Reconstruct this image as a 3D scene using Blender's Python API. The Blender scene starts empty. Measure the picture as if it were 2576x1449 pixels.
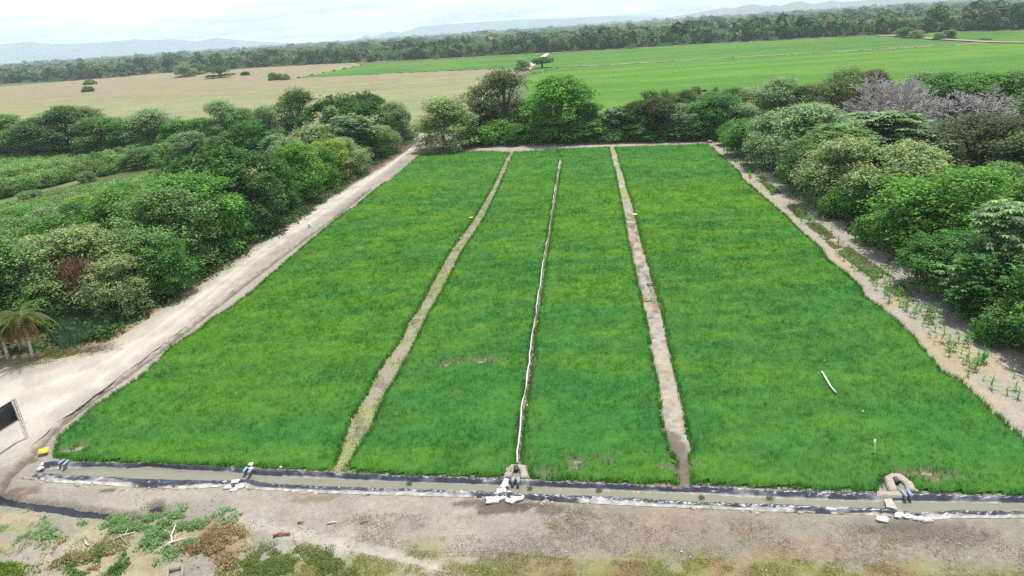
import bpy, math, random
import numpy as np
from mathutils import Vector, Matrix

random.seed(7)
rng = np.random.default_rng(7)
C = bpy.context.scene.collection
H = 30.0            # drone height in metres
FPX = 683.0         # focal length for a 1024 px wide frame
PITCH = math.radians(20.8)
ROLL = math.radians(3.83)
cp, sp = math.cos(PITCH), math.sin(PITCH)
Fv = np.array([0, cp, -sp]); R0 = np.array([1.0, 0, 0]); U0 = np.array([0, sp, cp])
Rv = R0 * math.cos(ROLL) - U0 * math.sin(ROLL)
Uv = U0 * math.cos(ROLL) + R0 * math.sin(ROLL)
K = 1024.0 / 2576.0

def ray(x, y):
    """direction of sight for a survey reading (x, y) taken on a 2576 px wide print"""
    return Fv * FPX + Rv * (x * K - 512) - Uv * (y * K - 288)

def P(x, y, z=0.0):
    d = ray(x, y)
    t = (z - H) / d[2]
    return np.array([d[0] * t, d[1] * t, z])

def PP(pts, z=0.0):
    return [P(a, b, z)[:2] for a, b in pts]

def at_dist(x, y, D):
    d = ray(x, y); h = math.hypot(d[0], d[1])
    return np.array([d[0] / h * D, d[1] / h * D, H + d[2] / h * D])

# ------------------------------------------------------------------ noise
def _hash(ix, iy, s):
    n = (ix.astype(np.int64) * 374761393 + iy.astype(np.int64) * 668265263 + s * 1442695041) & 0x7fffffff
    n = ((n ^ (n >> 13)) * 1274126177) & 0x7fffffff
    n = (n ^ (n >> 16)) & 0xffff
    return n / 65535.0

def vnoise(x, y, s=0):
    ix = np.floor(x); iy = np.floor(y); fx = x - ix; fy = y - iy
    fx = fx * fx * (3 - 2 * fx); fy = fy * fy * (3 - 2 * fy)
    a = _hash(ix, iy, s); b = _hash(ix + 1, iy, s); c = _hash(ix, iy + 1, s); d = _hash(ix + 1, iy + 1, s)
    return (a * (1 - fx) + b * fx) * (1 - fy) + (c * (1 - fx) + d * fx) * fy

def fbm(x, y, s=0, o=4):
    x = np.asarray(x, float); y = np.asarray(y, float)
    r = 0; a = 0.5; t = 0
    for k in range(o):
        r = r + a * vnoise(x, y, s + k * 17); t += a
        x = x * 2.03 + 13.7; y = y * 2.03 + 7.1; a *= 0.5
    return r / t

def sstep(e0, e1, x):
    t = np.clip((x - e0) / (e1 - e0), 0, 1)
    return t * t * (3 - 2 * t)

def seg_dist(X, Y, pts, closed=False):
    pts = [np.array(p[:2]) for p in pts]
    best = np.full(X.shape, 1e18)
    n = len(pts)
    for i in range(n if closed else n - 1):
        a = pts[i]; b = pts[(i + 1) % n]; d = b - a
        L = d @ d + 1e-12
        t = np.clip(((X - a[0]) * d[0] + (Y - a[1]) * d[1]) / L, 0, 1)
        q = (X - a[0] - t * d[0]) ** 2 + (Y - a[1] - t * d[1]) ** 2
        best = np.minimum(best, q)
    return np.sqrt(best)

def inside(X, Y, pts):
    r = np.zeros(X.shape, bool); n = len(pts)
    for i in range(n):
        x0, y0 = pts[i][:2]; x1, y1 = pts[(i + 1) % n][:2]
        if y0 == y1: continue
        c = ((y0 > Y) != (y1 > Y)) & (X < (x1 - x0) * (Y - y0) / (y1 - y0) + x0)
        r ^= c
    return r

def sdf(X, Y, pts):
    """positive inside"""
    d = seg_dist(X, Y, pts, True)
    return np.where(inside(X, Y, pts), d, -d)

# ------------------------------------------------------------------ mesh building
def mesh_np(name, V, faces, mat=None, col=None, parent=None, smooth=False, link=True):
    """faces: list of (n, k) index arrays"""
    me = bpy.data.meshes.new(name)
    V = np.asarray(V, np.float32)
    me.vertices.add(len(V)); me.vertices.foreach_set('co', V.ravel())
    fl = [np.asarray(f, np.int32) for f in faces if len(f)]
    loops = np.concatenate([f.ravel() for f in fl])
    tot = np.concatenate([np.full(len(f), f.shape[1], np.int32) for f in fl])
    st = np.concatenate([[0], np.cumsum(tot)[:-1]]).astype(np.int32)
    me.loops.add(len(loops)); me.loops.foreach_set('vertex_index', loops)
    me.polygons.add(len(tot)); me.polygons.foreach_set('loop_start', st)
    try: me.polygons.foreach_set('loop_total', tot)
    except Exception: pass
    if smooth: me.polygons.foreach_set('use_smooth', np.ones(len(tot), bool))
    if col is not None:
        at = me.color_attributes.new('Col', 'FLOAT_COLOR', 'POINT')
        c4 = np.ones((len(V), 4), np.float32); c4[:, :3] = col
        at.data.foreach_set('color', c4.ravel())
    me.update(calc_edges=True)
    if mat: me.materials.append(mat)
    if not link: return me
    o = bpy.data.objects.new(name, me); C.objects.link(o)
    if parent: o.parent = parent
    return o

class MB:
    """collects simple solids and links them as one mesh"""
    def __init__(s): s.V = []; s.F = {3: [], 4: []}; s.C = []; s.n = 0
    def add(s, V, F, col=(1, 1, 1)):
        V = np.asarray(V, float).reshape(-1, 3)
        s.V.append(V); s.C.append(np.broadcast_to(np.asarray(col, float), (len(V), 3)))
        for f in F:
            f = [i + s.n for i in f]
            s.F[len(f)].append(f)
        s.n += len(V)
    def box(s, c, d, rot=None, col=(1, 1, 1)):
        c = np.array(c, float); d = np.array(d, float) / 2
        v = np.array([[x, y, z] for z in (-1, 1) for y in (-1, 1) for x in (-1, 1)]) * d
        if rot is not None: v = v @ np.array(rot).T
        s.add(v + c, [(0, 2, 3, 1), (4, 5, 7, 6), (0, 1, 5, 4), (2, 6, 7, 3), (0, 4, 6, 2), (1, 3, 7, 5)], col)
    def tube(s, pts, rad, n=6, col=(1, 1, 1), cap=True):
        pts = [np.array(p, float) for p in pts]
        if np.isscalar(rad): rad = [rad] * len(pts)
        rings = []
        for i, p in enumerate(pts):
            d = pts[min(i + 1, len(pts) - 1)] - pts[max(i - 1, 0)]
            d = d / (np.linalg.norm(d) + 1e-9)
            a = np.cross(d, [0, 0, 1.0]) if abs(d[2]) < 0.9 else np.cross(d, [1.0, 0, 0])
            a /= np.linalg.norm(a); b = np.cross(d, a)
            rings.append([p + rad[i] * (math.cos(2 * math.pi * k / n) * a + math.sin(2 * math.pi * k / n) * b) for k in range(n)])
        V = np.array(rings).reshape(-1, 3); F = []
        for i in range(len(pts) - 1):
            for k in range(n):
                F.append((i * n + k, i * n + (k + 1) % n, (i + 1) * n + (k + 1) % n, (i + 1) * n + k))
        if cap and n == 4: F += [(0, 1, 2, 3), tuple((len(pts) - 1) * n + k for k in (3, 2, 1, 0))]
        elif cap:
            V = np.vstack([V, pts[0], pts[-1]]); a = len(V) - 2; b = a + 1
            for k in range(n):
                F.append((a, (k + 1) % n, k)); F.append((b, (len(pts) - 1) * n + k, (len(pts) - 1) * n + (k + 1) % n))
        s.add(V, F, col)
    def build(s, name, mat, parent=None, smooth=False, link=True):
        V = np.vstack(s.V)
        return mesh_np(name, V, [np.array(s.F[k]) for k in (3, 4) if s.F[k]], mat, np.vstack(s.C), parent, smooth, link)

def tag(o, label=None, cat=None, group=None, kind=None):
    if label: o['label'] = label
    if cat: o['category'] = cat
    if group: o['group'] = group
    if kind: o['kind'] = kind
    return o

def empty(name, loc, label, cat, group=None, rz=0.0, scale=(1, 1, 1)):
    o = bpy.data.objects.new(name, None); C.objects.link(o)
    o.location = loc; o.rotation_euler = (0, 0, rz); o.scale = scale
    o.empty_display_size = 0.2
    return tag(o, label, cat, group)

# ------------------------------------------------------------------ materials
def mat_attr(name, rough=0.9, noises=(), bump=None, spec=0.2, transl=0.0, objcol=False, sheen=None, metallic=0.0, base=None, voro=None):
    """colour comes from the mesh's own paint (Col) and procedural noise in world space"""
    m = bpy.data.materials.new(name); m.use_nodes = True
    nt = m.node_tree; N = nt.nodes; L = nt.links; N.clear()
    out = N.new('ShaderNodeOutputMaterial')
    if base is None:
        a = N.new('ShaderNodeAttribute'); a.attribute_name = 'Col'; c = a.outputs['Color']
    else:
        a = N.new('ShaderNodeRGB'); a.outputs[0].default_value = (*base, 1); c = a.outputs[0]
    def mul(c, other, fac=1.0):
        mx = N.new('ShaderNodeMix'); mx.data_type = 'RGBA'; mx.blend_type = 'MULTIPLY'; mx.inputs[0].default_value = fac
        L.new(c, mx.inputs[6]); L.new(other, mx.inputs[7]); return mx.outputs[2]
    if objcol:
        oi = N.new('ShaderNodeObjectInfo'); c = mul(c, oi.outputs['Color'])
    geo = N.new('ShaderNodeNewGeometry')
    for sc, lo, hi, det in noises:
        n = N.new('ShaderNodeTexNoise'); n.inputs['Scale'].default_value = sc; n.inputs['Detail'].default_value = det
        n.inputs['Roughness'].default_value = 0.65
        L.new(geo.outputs['Position'], n.inputs['Vector'])
        mr = N.new('ShaderNodeMapRange'); mr.inputs['From Min'].default_value = 0.3; mr.inputs['From Max'].default_value = 0.7
        mr.inputs['To Min'].default_value = lo; mr.inputs['To Max'].default_value = hi
        L.new(n.outputs['Fac'], mr.inputs['Value']); c = mul(c, mr.outputs[0])
    b = N.new('ShaderNodeBsdfPrincipled'); b.inputs['Roughness'].default_value = rough
    b.inputs['Specular IOR Level'].default_value = spec; b.inputs['Metallic'].default_value = metallic
    L.new(c, b.inputs['Base Color'])
    if bump:
        sc, dist, st = bump
        n = N.new('ShaderNodeTexNoise'); n.inputs['Scale'].default_value = sc; n.inputs['Detail'].default_value = 5
        L.new(geo.outputs['Position'], n.inputs['Vector'])
        bp = N.new('ShaderNodeBump'); bp.inputs['Distance'].default_value = dist; bp.inputs['Strength'].default_value = st
        L.new(n.outputs['Fac'], bp.inputs['Height']); L.new(bp.outputs[0], b.inputs['Normal'])
    s = b.outputs[0]
    if transl:
        t = N.new('ShaderNodeBsdfTranslucent'); L.new(c, t.inputs['Color'])
        mx = N.new('ShaderNodeMixShader'); mx.inputs[0].default_value = transl
        L.new(s, mx.inputs[1]); L.new(t.outputs[0], mx.inputs[2]); s = mx.outputs[0]
    L.new(s, out.inputs['Surface'])
    return m

M = {}
M['soil'] = mat_attr('soil', 0.95, [(0.35, 0.86, 1.12, 6), (2.5, 0.85, 1.15, 6), (14, 0.82, 1.18, 4)], (5, 0.12, 0.6), 0.1)
M['road'] = mat_attr('road_dust', 0.95, [(0.25, 0.92, 1.06, 5), (3.0, 0.93, 1.06, 5)], (4, 0.06, 0.4), 0.1)
M['rice'] = mat_attr('rice_leaf', 0.7, [(2.5, 0.85, 1.15, 4)], None, 0.1, 0.42)
M['crop'] = mat_attr('crop_mass', 0.85, [(0.05, 0.9, 1.1, 5), (0.5, 0.85, 1.15, 5)], (1.2, 0.5, 0.5), 0.1)
M['leaf'] = mat_attr('tree_leaf', 0.65, [(0.5, 0.85, 1.15, 3)], None, 0.2, 0.38, True)
M['weed'] = mat_attr('weed_leaf', 0.7, [(0.8, 0.85, 1.15, 3)], None, 0.1, 0.42)
M['farleaf'] = mat_attr('far_leaf', 0.8, [], None, 0.1, 0.12)
M['farleaf_obj'] = mat_attr('far_tree_leaf', 0.8, [], None, 0.1, 0.12, True)
M['canopy'] = mat_attr('forest_canopy', 0.95, [(0.02, 0.75, 1.25, 5)], None, 0.05)
M['bark'] = mat_attr('bark', 0.9, [(3, 0.7, 1.3, 4)], (8, 0.05, 0.5), 0.1)
M['hill'] = mat_attr('hill', 1.0, [(0.002, 0.8, 1.2, 5)], None, 0.0)
M['wood'] = mat_attr('stake_wood', 0.85, [(6, 0.8, 1.2, 3)], None, 0.1)
M['paint'] = mat_attr('paint', 0.5, [(4, 0.9, 1.08, 3)], None, 0.3)
M['cloth'] = mat_attr('sack_cloth', 0.85, [(3, 0.85, 1.08, 4)], (9, 0.05, 0.8), 0.15)
M['plastic'] = mat_attr('black_plastic', 0.36, [(1.5, 0.6, 1.5, 5)], (1.8, 0.15, 0.5), 0.6)
M['pipe'] = mat_attr('white_pipe', 0.6, [(2.0, 0.8, 1.05, 4)], None, 0.3)
M['steel'] = mat_attr('steel', 0.5, [(5, 0.8, 1.2, 3)], None, 0.4, metallic=0.3)
M['concrete'] = mat_attr('concrete', 0.9, [(4, 0.8, 1.15, 5)], (12, 0.02, 0.5), 0.1)

def mat_water(name, col, rough=0.06, spec=0.35):
    m = mat_attr(name, rough, [(0.3, 0.94, 1.05, 3)], (2.5, 0.008, 0.15), spec, base=col)
    return m
M['canal'] = mat_water('muddy_water', (0.19, 0.185, 0.135), 0.22, 0.3)
M['blackwater'] = mat_water('black_water', (0.02, 0.022, 0.03), 0.1, 0.25)

# ------------------------------------------------------------------ survey of the field, in print readings
left_edge = [(135,1152),(147,1102),(175,1079),(232,1029),(300,984),(345,957),(397,909),(430,874),(500,834),(532,804),(590,770),(640,730),
             (700,676),(790,600),(864,539),(894,521),(954,471),(986,449),(1019,421),(1044,399),(1064,388)]
right_edge = [(1783,363),(1810,387),(1838,412),(1863,437),(1868,452),(1893,472),(1928,502),(1980,547),(2007,575),(2037,602),(2065,625),(2087,660),
              (2137,695),(2165,724),(2177,750),(2217,775),(2255,807),(2282,835),(2300,845),(2315,875),(2342,900),(2370,937),(2417,960),
              (2455,995),(2492,1030),(2532,1067),(2576,1105),(2680,1200)]
bund1_l = [(1284,384),(1274,401),(1239,474),(1196,549),(1130,640),(1084,724),(1056,777),(1029,814),(1011,859),(979,899),(939,962),(926,998),(909,1019),(876,1084),(851,1162),(841,1187)]
bund1_r = [(1293,384),(1286,395),(1252,476),(1217,549),(1158,640),(1116,724),(1094,762),(1071,799),(1049,849),(1029,889),(994,952),(966,997),(949,1037),(929,1082),(879,1162),(861,1187)]
bund2_l = [(1535,372),(1538,392),(1548,427),(1555,464),(1565,514),(1575,564),(1583,611),(1608,724),(1623,782),(1638,864),(1645,914),(1658,964),(1670,1074),(1688,1137),(1708,1162),(1710,1220)]
bund2_r = [(1543,372),(1552,387),(1558,421),(1566,434),(1576,476),(1590,516),(1600,557),(1613,611),(1645,724),(1663,787),(1683,887),(1700,962),(1715,1024),(1724,1084),(1738,1132),(1729,1157),(1737,1222)]
pipe_line = [(1303,1177),(1303,1149),(1305,1132),(1309,1087),(1313,1037),(1325,974),(1330,937),(1334,900),(1339,849),(1348,799),(1354,754),(1360,724),(1366,670),(1377,611),(1382,564),(1390,521),(1395,489),(1400,452),(1404,427),(1408,407)]
top_line = [(1064,388),(1219,382),(1284,380),(1540,371),(1783,363)]
bot_line = [(150,1158),(175,1162),(300,1169),(425,1172),(600,1179),(625,1181),(841,1189),(960,1197),(1269,1205),(1328,1209),(1588,1220),(1708,1227),(1763,1222),(1913,1231),(2232,1242),(2576,1252),(2700,1256)]

plotA = PP(left_edge + [(1219,381)] + bund1_l + [(625,1179),(425,1171),(300,1168),(175,1160)])
plotB = PP(bund1_r[::-1] + [(1400,376)] + [(1408,400)] + pipe_line[::-1] + [(1290,1180),(1280,1203),(1269,1205),(960,1196)])
plotB2 = PP([(1400,376),(1535,371)] + bund2_l + [(1588,1219),(1335,1208),(1322,1180)] + [(a + 5, b) for a, b in pipe_line] + [(1409,400)])
plotC = PP(right_edge[::-1] + bund2_r + [(1763,1221),(1913,1230),(2215,1240),(2225,1205),(2250,1198),(2285,1212),(2305,1240),(2576,1251),(2700,1255)])
PLOTS = [plotA, plotB, plotB2, plotC]

road_l = [(1066,344),(1029,374),(969,419),(894,461),(844,491),(756,549),(644,630),(562,687),(512,722),(425,782),(350,829),(287,872),(225,899),(125,922),(50,932),(0,945),(-150,985),(-400,1040)]
road_r = [(1078,349),(1052,370),(1010,398),(964,433),(869,506),(804,551),(664,648),(585,715),(462,825),(390,880),(312,940),(237,993),(175,1041),(110,1094),(60,1135),(-20,1180),(-200,1280),(-500,1400)]
ditch = [(931,474),(844,544),(720,635),(600,726),(562,756),(462,834),(390,889),(312,949),(237,1001),(175,1049),(135,1082),(115,1102),(80,1142),(50,1169),(12,1207),(0,1229),(-60,1300)]
ditch_in = [(864,546),(790,606),(700,684),(620,741),(532,806),(462,852),(400,908),(345,960)]
groove_b = [(71,1097),(0,1149),(-80,1200)]  # dark line from the billboard post, cut as a shallow groove and coloured darker
fore_ditch = [(-60,1240),(0,1252),(55,1264),(120,1272),(212,1286),(325,1298),(385,1288),(388,1268)]
fore_path = [(610,1310),(644,1319),(769,1347),(869,1374),(969,1394),(1069,1419),(1130,1447),(1200,1480)]
canal_t = [(112,1180),(265,1174),(325,1179),(380,1173),(450,1181),(575,1187),(644,1197),(869,1206),(994,1212),(1256,1221),(1313,1223),(1513,1231),(1713,1238),(1932,1251),(2207,1262),(2282,1262),(2576,1267),(2760,1273)]
canal_b = [(107,1190),(292,1198),(425,1204),(644,1208),(669,1214),(844,1224),(1019,1229),(1244,1237),(1313,1242),(1513,1247),(1700,1259),(1932,1268),(2207,1278),(2282,1287),(2317,1296),(2342,1287),(2394,1283),(2576,1287),(2760,1292)]
liner_t = [(112,1168),(130,1163),(187,1166),(425,1173),(600,1180),(644,1183),(869,1193),(1269,1207),(1328,1211),(1500,1218),(1708,1228),(1763,1223),(1932,1232),(2207,1243),(2307,1242),(2576,1252),(2760,1258)]
liner_b = [(80,1201),(120,1213),(250,1220),(312,1225),(475,1230),(540,1226),(612,1221),(644,1232),(819,1242),(1019,1247),(1219,1253),(1350,1259),(1513,1269),(1663,1276),(1932,1287),(2057,1292),(2182,1296),(2280,1303),(2357,1308),(2394,1304),(2576,1304),(2760,1310)]
far_road = [(1060,352),(1080,338),(1130,300),(1186,258),(1313,187),(1340,160),(1378,134)]

w_ditch, w_ditch_in, w_groove_b, w_fore, w_path = map(PP, (ditch, ditch_in, groove_b, fore_ditch, fore_path))
w_pool = PP([(385,1270), (396,1290)])
FIELD = PP(left_edge + top_line + right_edge + bot_line[::-1])
ROAD = PP(road_l) + PP(road_r)[::-1]
CANALBAND = PP(liner_t) + PP(liner_b)[::-1]
BED = PP(canal_t) + PP(canal_b)[::-1]

# ------------------------------------------------------------------ ground, one sheet to the horizon
def axis(lo, hi, step, far, g=1.12):
    a = list(np.arange(lo, hi + 1e-6, step)); s = step
    while a[-1] < far: s *= g; a.append(min(a[-1] + s, far))
    s = step
    while a[0] > -far: s *= g; a.insert(0, max(a[0] - s, -far))
    return np.array(a)
gx = axis(-62, 78, 0.24, 14200)
gy = list(np.arange(22, 62, 0.22)); s = 0.22
while gy[-1] < 14200:
    s = min(s * 1.02, 0.8) if gy[-1] < 235 else s * 1.1
    gy.append(min(gy[-1] + s, 14200))
s = 0.3
while gy[0] > -14200: s *= 1.3; gy.insert(0, max(gy[0] - s, -14200))
gy = np.array(gy)
GX, GY = np.meshgrid(gx, gy)
shp = GX.shape
near = (np.abs(GX) < 150) & (GY > 10) & (GY < 300)
X = GX[near]; Y = GY[near]

def ground_height(X, Y):
    z = np.zeros_like(X)
    sc = sdf(X, Y, CANALBAND); sf = sdf(X, Y, FIELD); sr = sdf(X, Y, ROAD)
    fore = sstep(0.3, 2.0, -sc) * sstep(0.3, 2, -sf) * sstep(0.2, 1.5, -sr) * (Y < 70)
    z += fore * ((fbm(X * 0.5, Y * 0.5, 3) - 0.55) * 0.28 + (fbm(X * 2.2, Y * 2.2, 5) - 0.55) * 0.14)
    for ln, w, dep in ((w_ditch, 0.38, 0.35), (w_ditch_in, 0.25, 0.18), (w_groove_b, 0.22, 0.16), (w_fore, 0.42, 0.5), (w_pool, 0.55, 0.5)):
        d = seg_dist(X, Y, ln) + (fbm(X * 1.2, Y * 1.2, 9) - 0.5) * 0.35
        z -= dep * (1 - sstep(w * 0.5, w * 1.5, d))
    z -= 0.35 * sstep(0.1, 0.5, sc)          # bed under canal
    return z

def soil_colour(X, Y):
    """albedo painted by place: what the soil and its cover are"""
    n1 = fbm(X * 0.15, Y * 0.15, 21); n2 = fbm(X * 0.6, Y * 0.6, 22); n3 = fbm(X * 2.5, Y * 2.5, 23)
    pale = np.array([0.39, 0.35, 0.295]); grey = np.array([0.30, 0.275, 0.235]); dusty = np.array([0.47, 0.435, 0.375])
    wet = np.array([0.13, 0.105, 0.09]); straw = np.array([0.42, 0.35, 0.20]); green = np.array([0.13, 0.22, 0.07])
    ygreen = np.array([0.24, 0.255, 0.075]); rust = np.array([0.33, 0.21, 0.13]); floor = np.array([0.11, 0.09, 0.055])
    c = grey + (pale - grey) * sstep(0.35, 0.65, n1)[:, None]
    def lay(c, colr, m, a=1.0):
        return c + (colr - c) * np.clip(m * a, 0, 1)[:, None]
    sr = sdf(X, Y, ROAD)
    # verge between the road and the hedge of trees
    verge = (sdf(X, Y, PP([(1060,330),(700,560),(400,740),(140,880),(-400,900),(-400,1060),(0,950),(300,880),(560,690),(800,520),(1075,350)])) + (n2 - 0.5) * 3)
    c = lay(c, straw, sstep(-0.5, 1.5, verge) * (0.4 + 0.6 * sstep(0.4, 0.6, n2)))
    c = lay(c, dusty, sstep(-1.6, 0.6, sr + (n3 - 0.5) * 1.6))
    # plaza lower left
    pz = sdf(X, Y, PP([(-400,1000),(230,900),(560,690),(640,700),(400,890),(140,1085),(60,1140),(-60,1230),(-500,1500)]))
    c = lay(c, dusty, sstep(-1.0, 1.5, pz + (n2 - 0.5) * 2), 0.8)
    for (ox, oy, rad_) in ((-60, 950, 9.0), (-60, 950, 10.6), (60, 1300, 24.0), (60, 1300, 25.6), (-200, 1100, 14.0)):
        pc = P(ox, oy); dd_ = np.abs(np.hypot(X - pc[0], Y - pc[1]) - rad_) + (n3 - .5) * .5
        c = lay(c, grey, sstep(.55, .1, dd_) * (pz > 0) * sstep(.35, .6, n1), .45)
    c = lay(c, grey, sstep(-1, 1, pz) * sstep(.55, .7, fbm(X * .35, Y * .8, 33)), .4)
    # foreground zones
    south = (Y < 62) & (sdf(X, Y, FIELD) < 0)
    fg = south.astype(float)
    dry_g = np.array([0.27, 0.25, 0.20])
    right = sstep(-8, 12, X) * sstep(46.5, 43, Y + (n1 - 0.5) * 4)
    c = lay(c, dry_g, right * fg, 0.75 + 0 * n1)
    c = lay(c, rust, fg * sstep(0.52, 0.7, fbm(X * 0.12 + 4, Y * 0.5, 31)) * sstep(0, 10, X) * sstep(46, 41, Y), 0.25)
    # yellow-green turf along the bottom
    t = sdf(X, Y, PP([(640,1470),(700,1400),(860,1380),(1100,1430),(1140,1447),(1000,1380),(930,1350),(1130,1375),(1300,1420),(1520,1400),(1900,1395),(2576,1440),(2700,1600),(500,1600)]))
    tm = sstep(-0.8, 1.2, t + (n2 - 0.45) * 3)
    c = lay(c, ygreen, fg * tm, 0.85)
    c = lay(c, np.array([0.30, 0.22, 0.12]), fg * tm * sstep(0.5, 0.68, fbm(X * 0.35, Y * 0.35, 41)), 0.8)
    # weedy corner lower left
    wz = sdf(X, Y, PP([(-100,1290),(180,1300),(420,1290),(560,1300),(620,1340),(590,1420),(560,1600),(-400,1600)]))
    wm = sstep(-1.0, 1.0, wz + (n2 - 0.5) * 3)
    c = lay(c, straw, fg * wm * sstep(0.38, 0.6, fbm(X * 0.4, Y * 0.4, 51)), 0.7)
    c = lay(c, green, fg * wm * sstep(0.52, 0.66, fbm(X * 0.9, Y * 0.9, 52)), 0.25)
    c = lay(c, np.array([0.31, 0.2, 0.11]), sstep(-0.6, 0.6, sdf(X, Y, PP([(500,1330),(560,1310),(605,1345),(600,1400),(560,1410),(500,1380)])) + (n3 - .5)), 0.75)
    c = lay(c, np.array([0.21, 0.17, 0.14]), sstep(0.7, 0.15, seg_dist(X, Y, w_fore) + (n3 - 0.5) * 0.8), 0.8)
    c = lay(c, dusty, fg * sstep(0.75, 0.2, seg_dist(X, Y, w_path) + (n3 - 0.5) * 0.7), 0.75)
    for pt, r, cc, a in (((1180,1266), 1.5, wet, .85), ((1260,1276), 2.0, wet, .9), ((1385,1283), 1.1, wet, .75), ((1330,1270), 1.0, wet, .8),
                      ((2330,1335), 3.0, (0.17, 0.14, 0.12), .7), ((2260,1322), 1.7, (0.17, 0.14, 0.12), .7), ((2400,1350), 2.2, (0.2, 0.165, 0.14), .6),
                      ((790,1254), 1.3, (0.22, 0.18, 0.12), .7), ((292,1232), 0.9, (0.07, 0.12, 0.06), .85), ((160,1140), .9, (0.25,0.2,0.13), .5),
                      ((40,1235), 1.6, (0.18,0.14,0.1), .8), ((80,1160), 0.8, (0.12,0.13,0.06), .8), ((1850,1330), 2.0, rust, .25), ((2010,1385), 3.0, rust, .35)):
        p = P(*pt); dd = np.hypot((X - p[0]) * 0.6, (Y - p[1]) * 1.6) + (n3 - 0.5) * 1.2 + (n2 - .5) * 1.6
        c = lay(c, np.array(cc), sstep(r * 0.75, r * 0.45, dd), a)
    # ditches, and the shallow groove by the billboard, in darker soil colour
    for ln, w, colr in ((w_ditch, 0.45, np.array([0.18, 0.145, 0.115])), (w_ditch_in, 0.35, np.array([0.19, 0.155, 0.13])), (w_groove_b, 0.3, np.array([0.2, 0.165, 0.135]))):
        d = seg_dist(X, Y, ln) + (n3 - 0.5) * 0.4 + (n2 - 0.5) * 0.3
        c = lay(c, colr, sstep(w * 1.1, w * 0.45, d), 0.9)
    # strip right of the field
    strip = sdf(X, Y, PP([(1783,362),(1850,362),(1960,440),(2120,560),(2330,700),(2480,810),(2700,960),(2800,1300)] + right_edge[::-1]))
    sm = sstep(-0.8, 0.8, strip + (n2 - 0.5) * 1.5)
    sand = np.array([0.40, 0.36, 0.30])
    c = lay(c, sand, sm, 0.95)
    c = lay(c, np.array([0.45, 0.36, 0.2]), sm * sstep(0.5, 0.7, fbm(X * 0.3, Y * 0.3, 61)), 0.6)
    tr = seg_dist(X, Y, PP([(1850,378),(1960,470),(2120,600),(2290,720),(2440,850),(2576,930),(2750,1060)]))
    c = lay(c, np.array([0.36, 0.33, 0.3]), sm * sstep(1.8, 0.9, tr), 0.55)
    # soil between the rice plots and on the bunds
    fi = sdf(X, Y, FIELD)
    mud = np.array([0.33, 0.29, 0.23])
    c = lay(c, mud, sstep(-0.2, 0.3, fi), 0.9)
    b1 = seg_dist(X, Y, PP([((a[0] + b[0]) / 2, (a[1] + b[1]) / 2) for a, b in zip(bund1_l, bund1_r)]))
    c = lay(c, np.array([0.27, 0.33, 0.10]), sstep(2.2, 1.6, b1) * sstep(0.42, 0.56, n2), 0.7)
    c = lay(c, wet * 1.5, sstep(2.0, 1.2, b1) * sstep(0.6, 0.68, fbm(X * 0.9, Y * 0.5, 71)), 0.7)
    b2c = PP([((a[0] + b[0]) / 2, (a[1] + b[1]) / 2) for a, b in zip(bund2_l[:-1], bund2_r[:-1])])
    b2 = seg_dist(X, Y, b2c)
    c = lay(c, np.array([0.46, 0.415, 0.35]), sstep(2.4, 1.8, b2), 0.9)
    c = lay(c, wet * 1.3, sstep(1.4, 0.9, b2) * sstep(0.48, 0.58, fbm(X * 1.3, Y * 0.55, 72)) * (Y > 62) * (Y < 112), 0.75)
    c = lay(c, np.array([0.50, 0.36, 0.24]), sstep(1.4, 0.9, b2) * sstep(0.6, 0.68, fbm(X * 1.1, Y * 0.6, 73)), 0.5)
    c = c * (1 - .22 * sstep(2.2, 1.6, b2) * sstep(.45, .6, fbm(X * 2.2, Y * 1.6, 74)))[:, None]
    c = lay(c, wet * 1.2, sstep(1.1, 0.6, seg_dist(X, Y, PP([(1685,1100),(1700,1135),(1716,1170),(1722,1222)])) + (n3 - .5) * .6), 0.85)
    c = lay(c, np.array([0.3, 0.36, 0.10]), sstep(1.6, 1.0, b2) * sstep(112, 122, Y) * sstep(0.4, 0.55, n2), 0.75)
    c = lay(c, mud, sstep(0.4, -0.1, np.abs(sdf(X, Y, CANALBAND)) + (n3 - .5) * .6), 0.6)
    # left plot with weeds, right wood, back wood
    lp = sdf(X, Y, PP([(-500,300),(700,310),(1040,330),(700,552),(420,735),(150,875),(-500,895)]))
    c = lay(c, np.array([0.15, 0.21, 0.07]), sstep(-1, 2, lp + (n2 - .5) * 2), 0.95)
    c = lay(c, np.array([0.36, 0.33, 0.17]), sstep(0, 3, lp) * sstep(0.5, 0.62, fbm(X * 0.12, Y * 0.12, 81)), 0.7)
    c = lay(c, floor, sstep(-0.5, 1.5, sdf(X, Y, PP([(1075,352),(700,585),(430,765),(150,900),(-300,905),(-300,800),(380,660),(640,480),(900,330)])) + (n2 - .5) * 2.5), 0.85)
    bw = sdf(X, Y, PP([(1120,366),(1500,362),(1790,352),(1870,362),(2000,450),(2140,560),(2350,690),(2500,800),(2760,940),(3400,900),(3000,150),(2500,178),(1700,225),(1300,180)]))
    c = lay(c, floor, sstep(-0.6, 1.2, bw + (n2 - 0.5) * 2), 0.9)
    return c * 0.70

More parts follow.
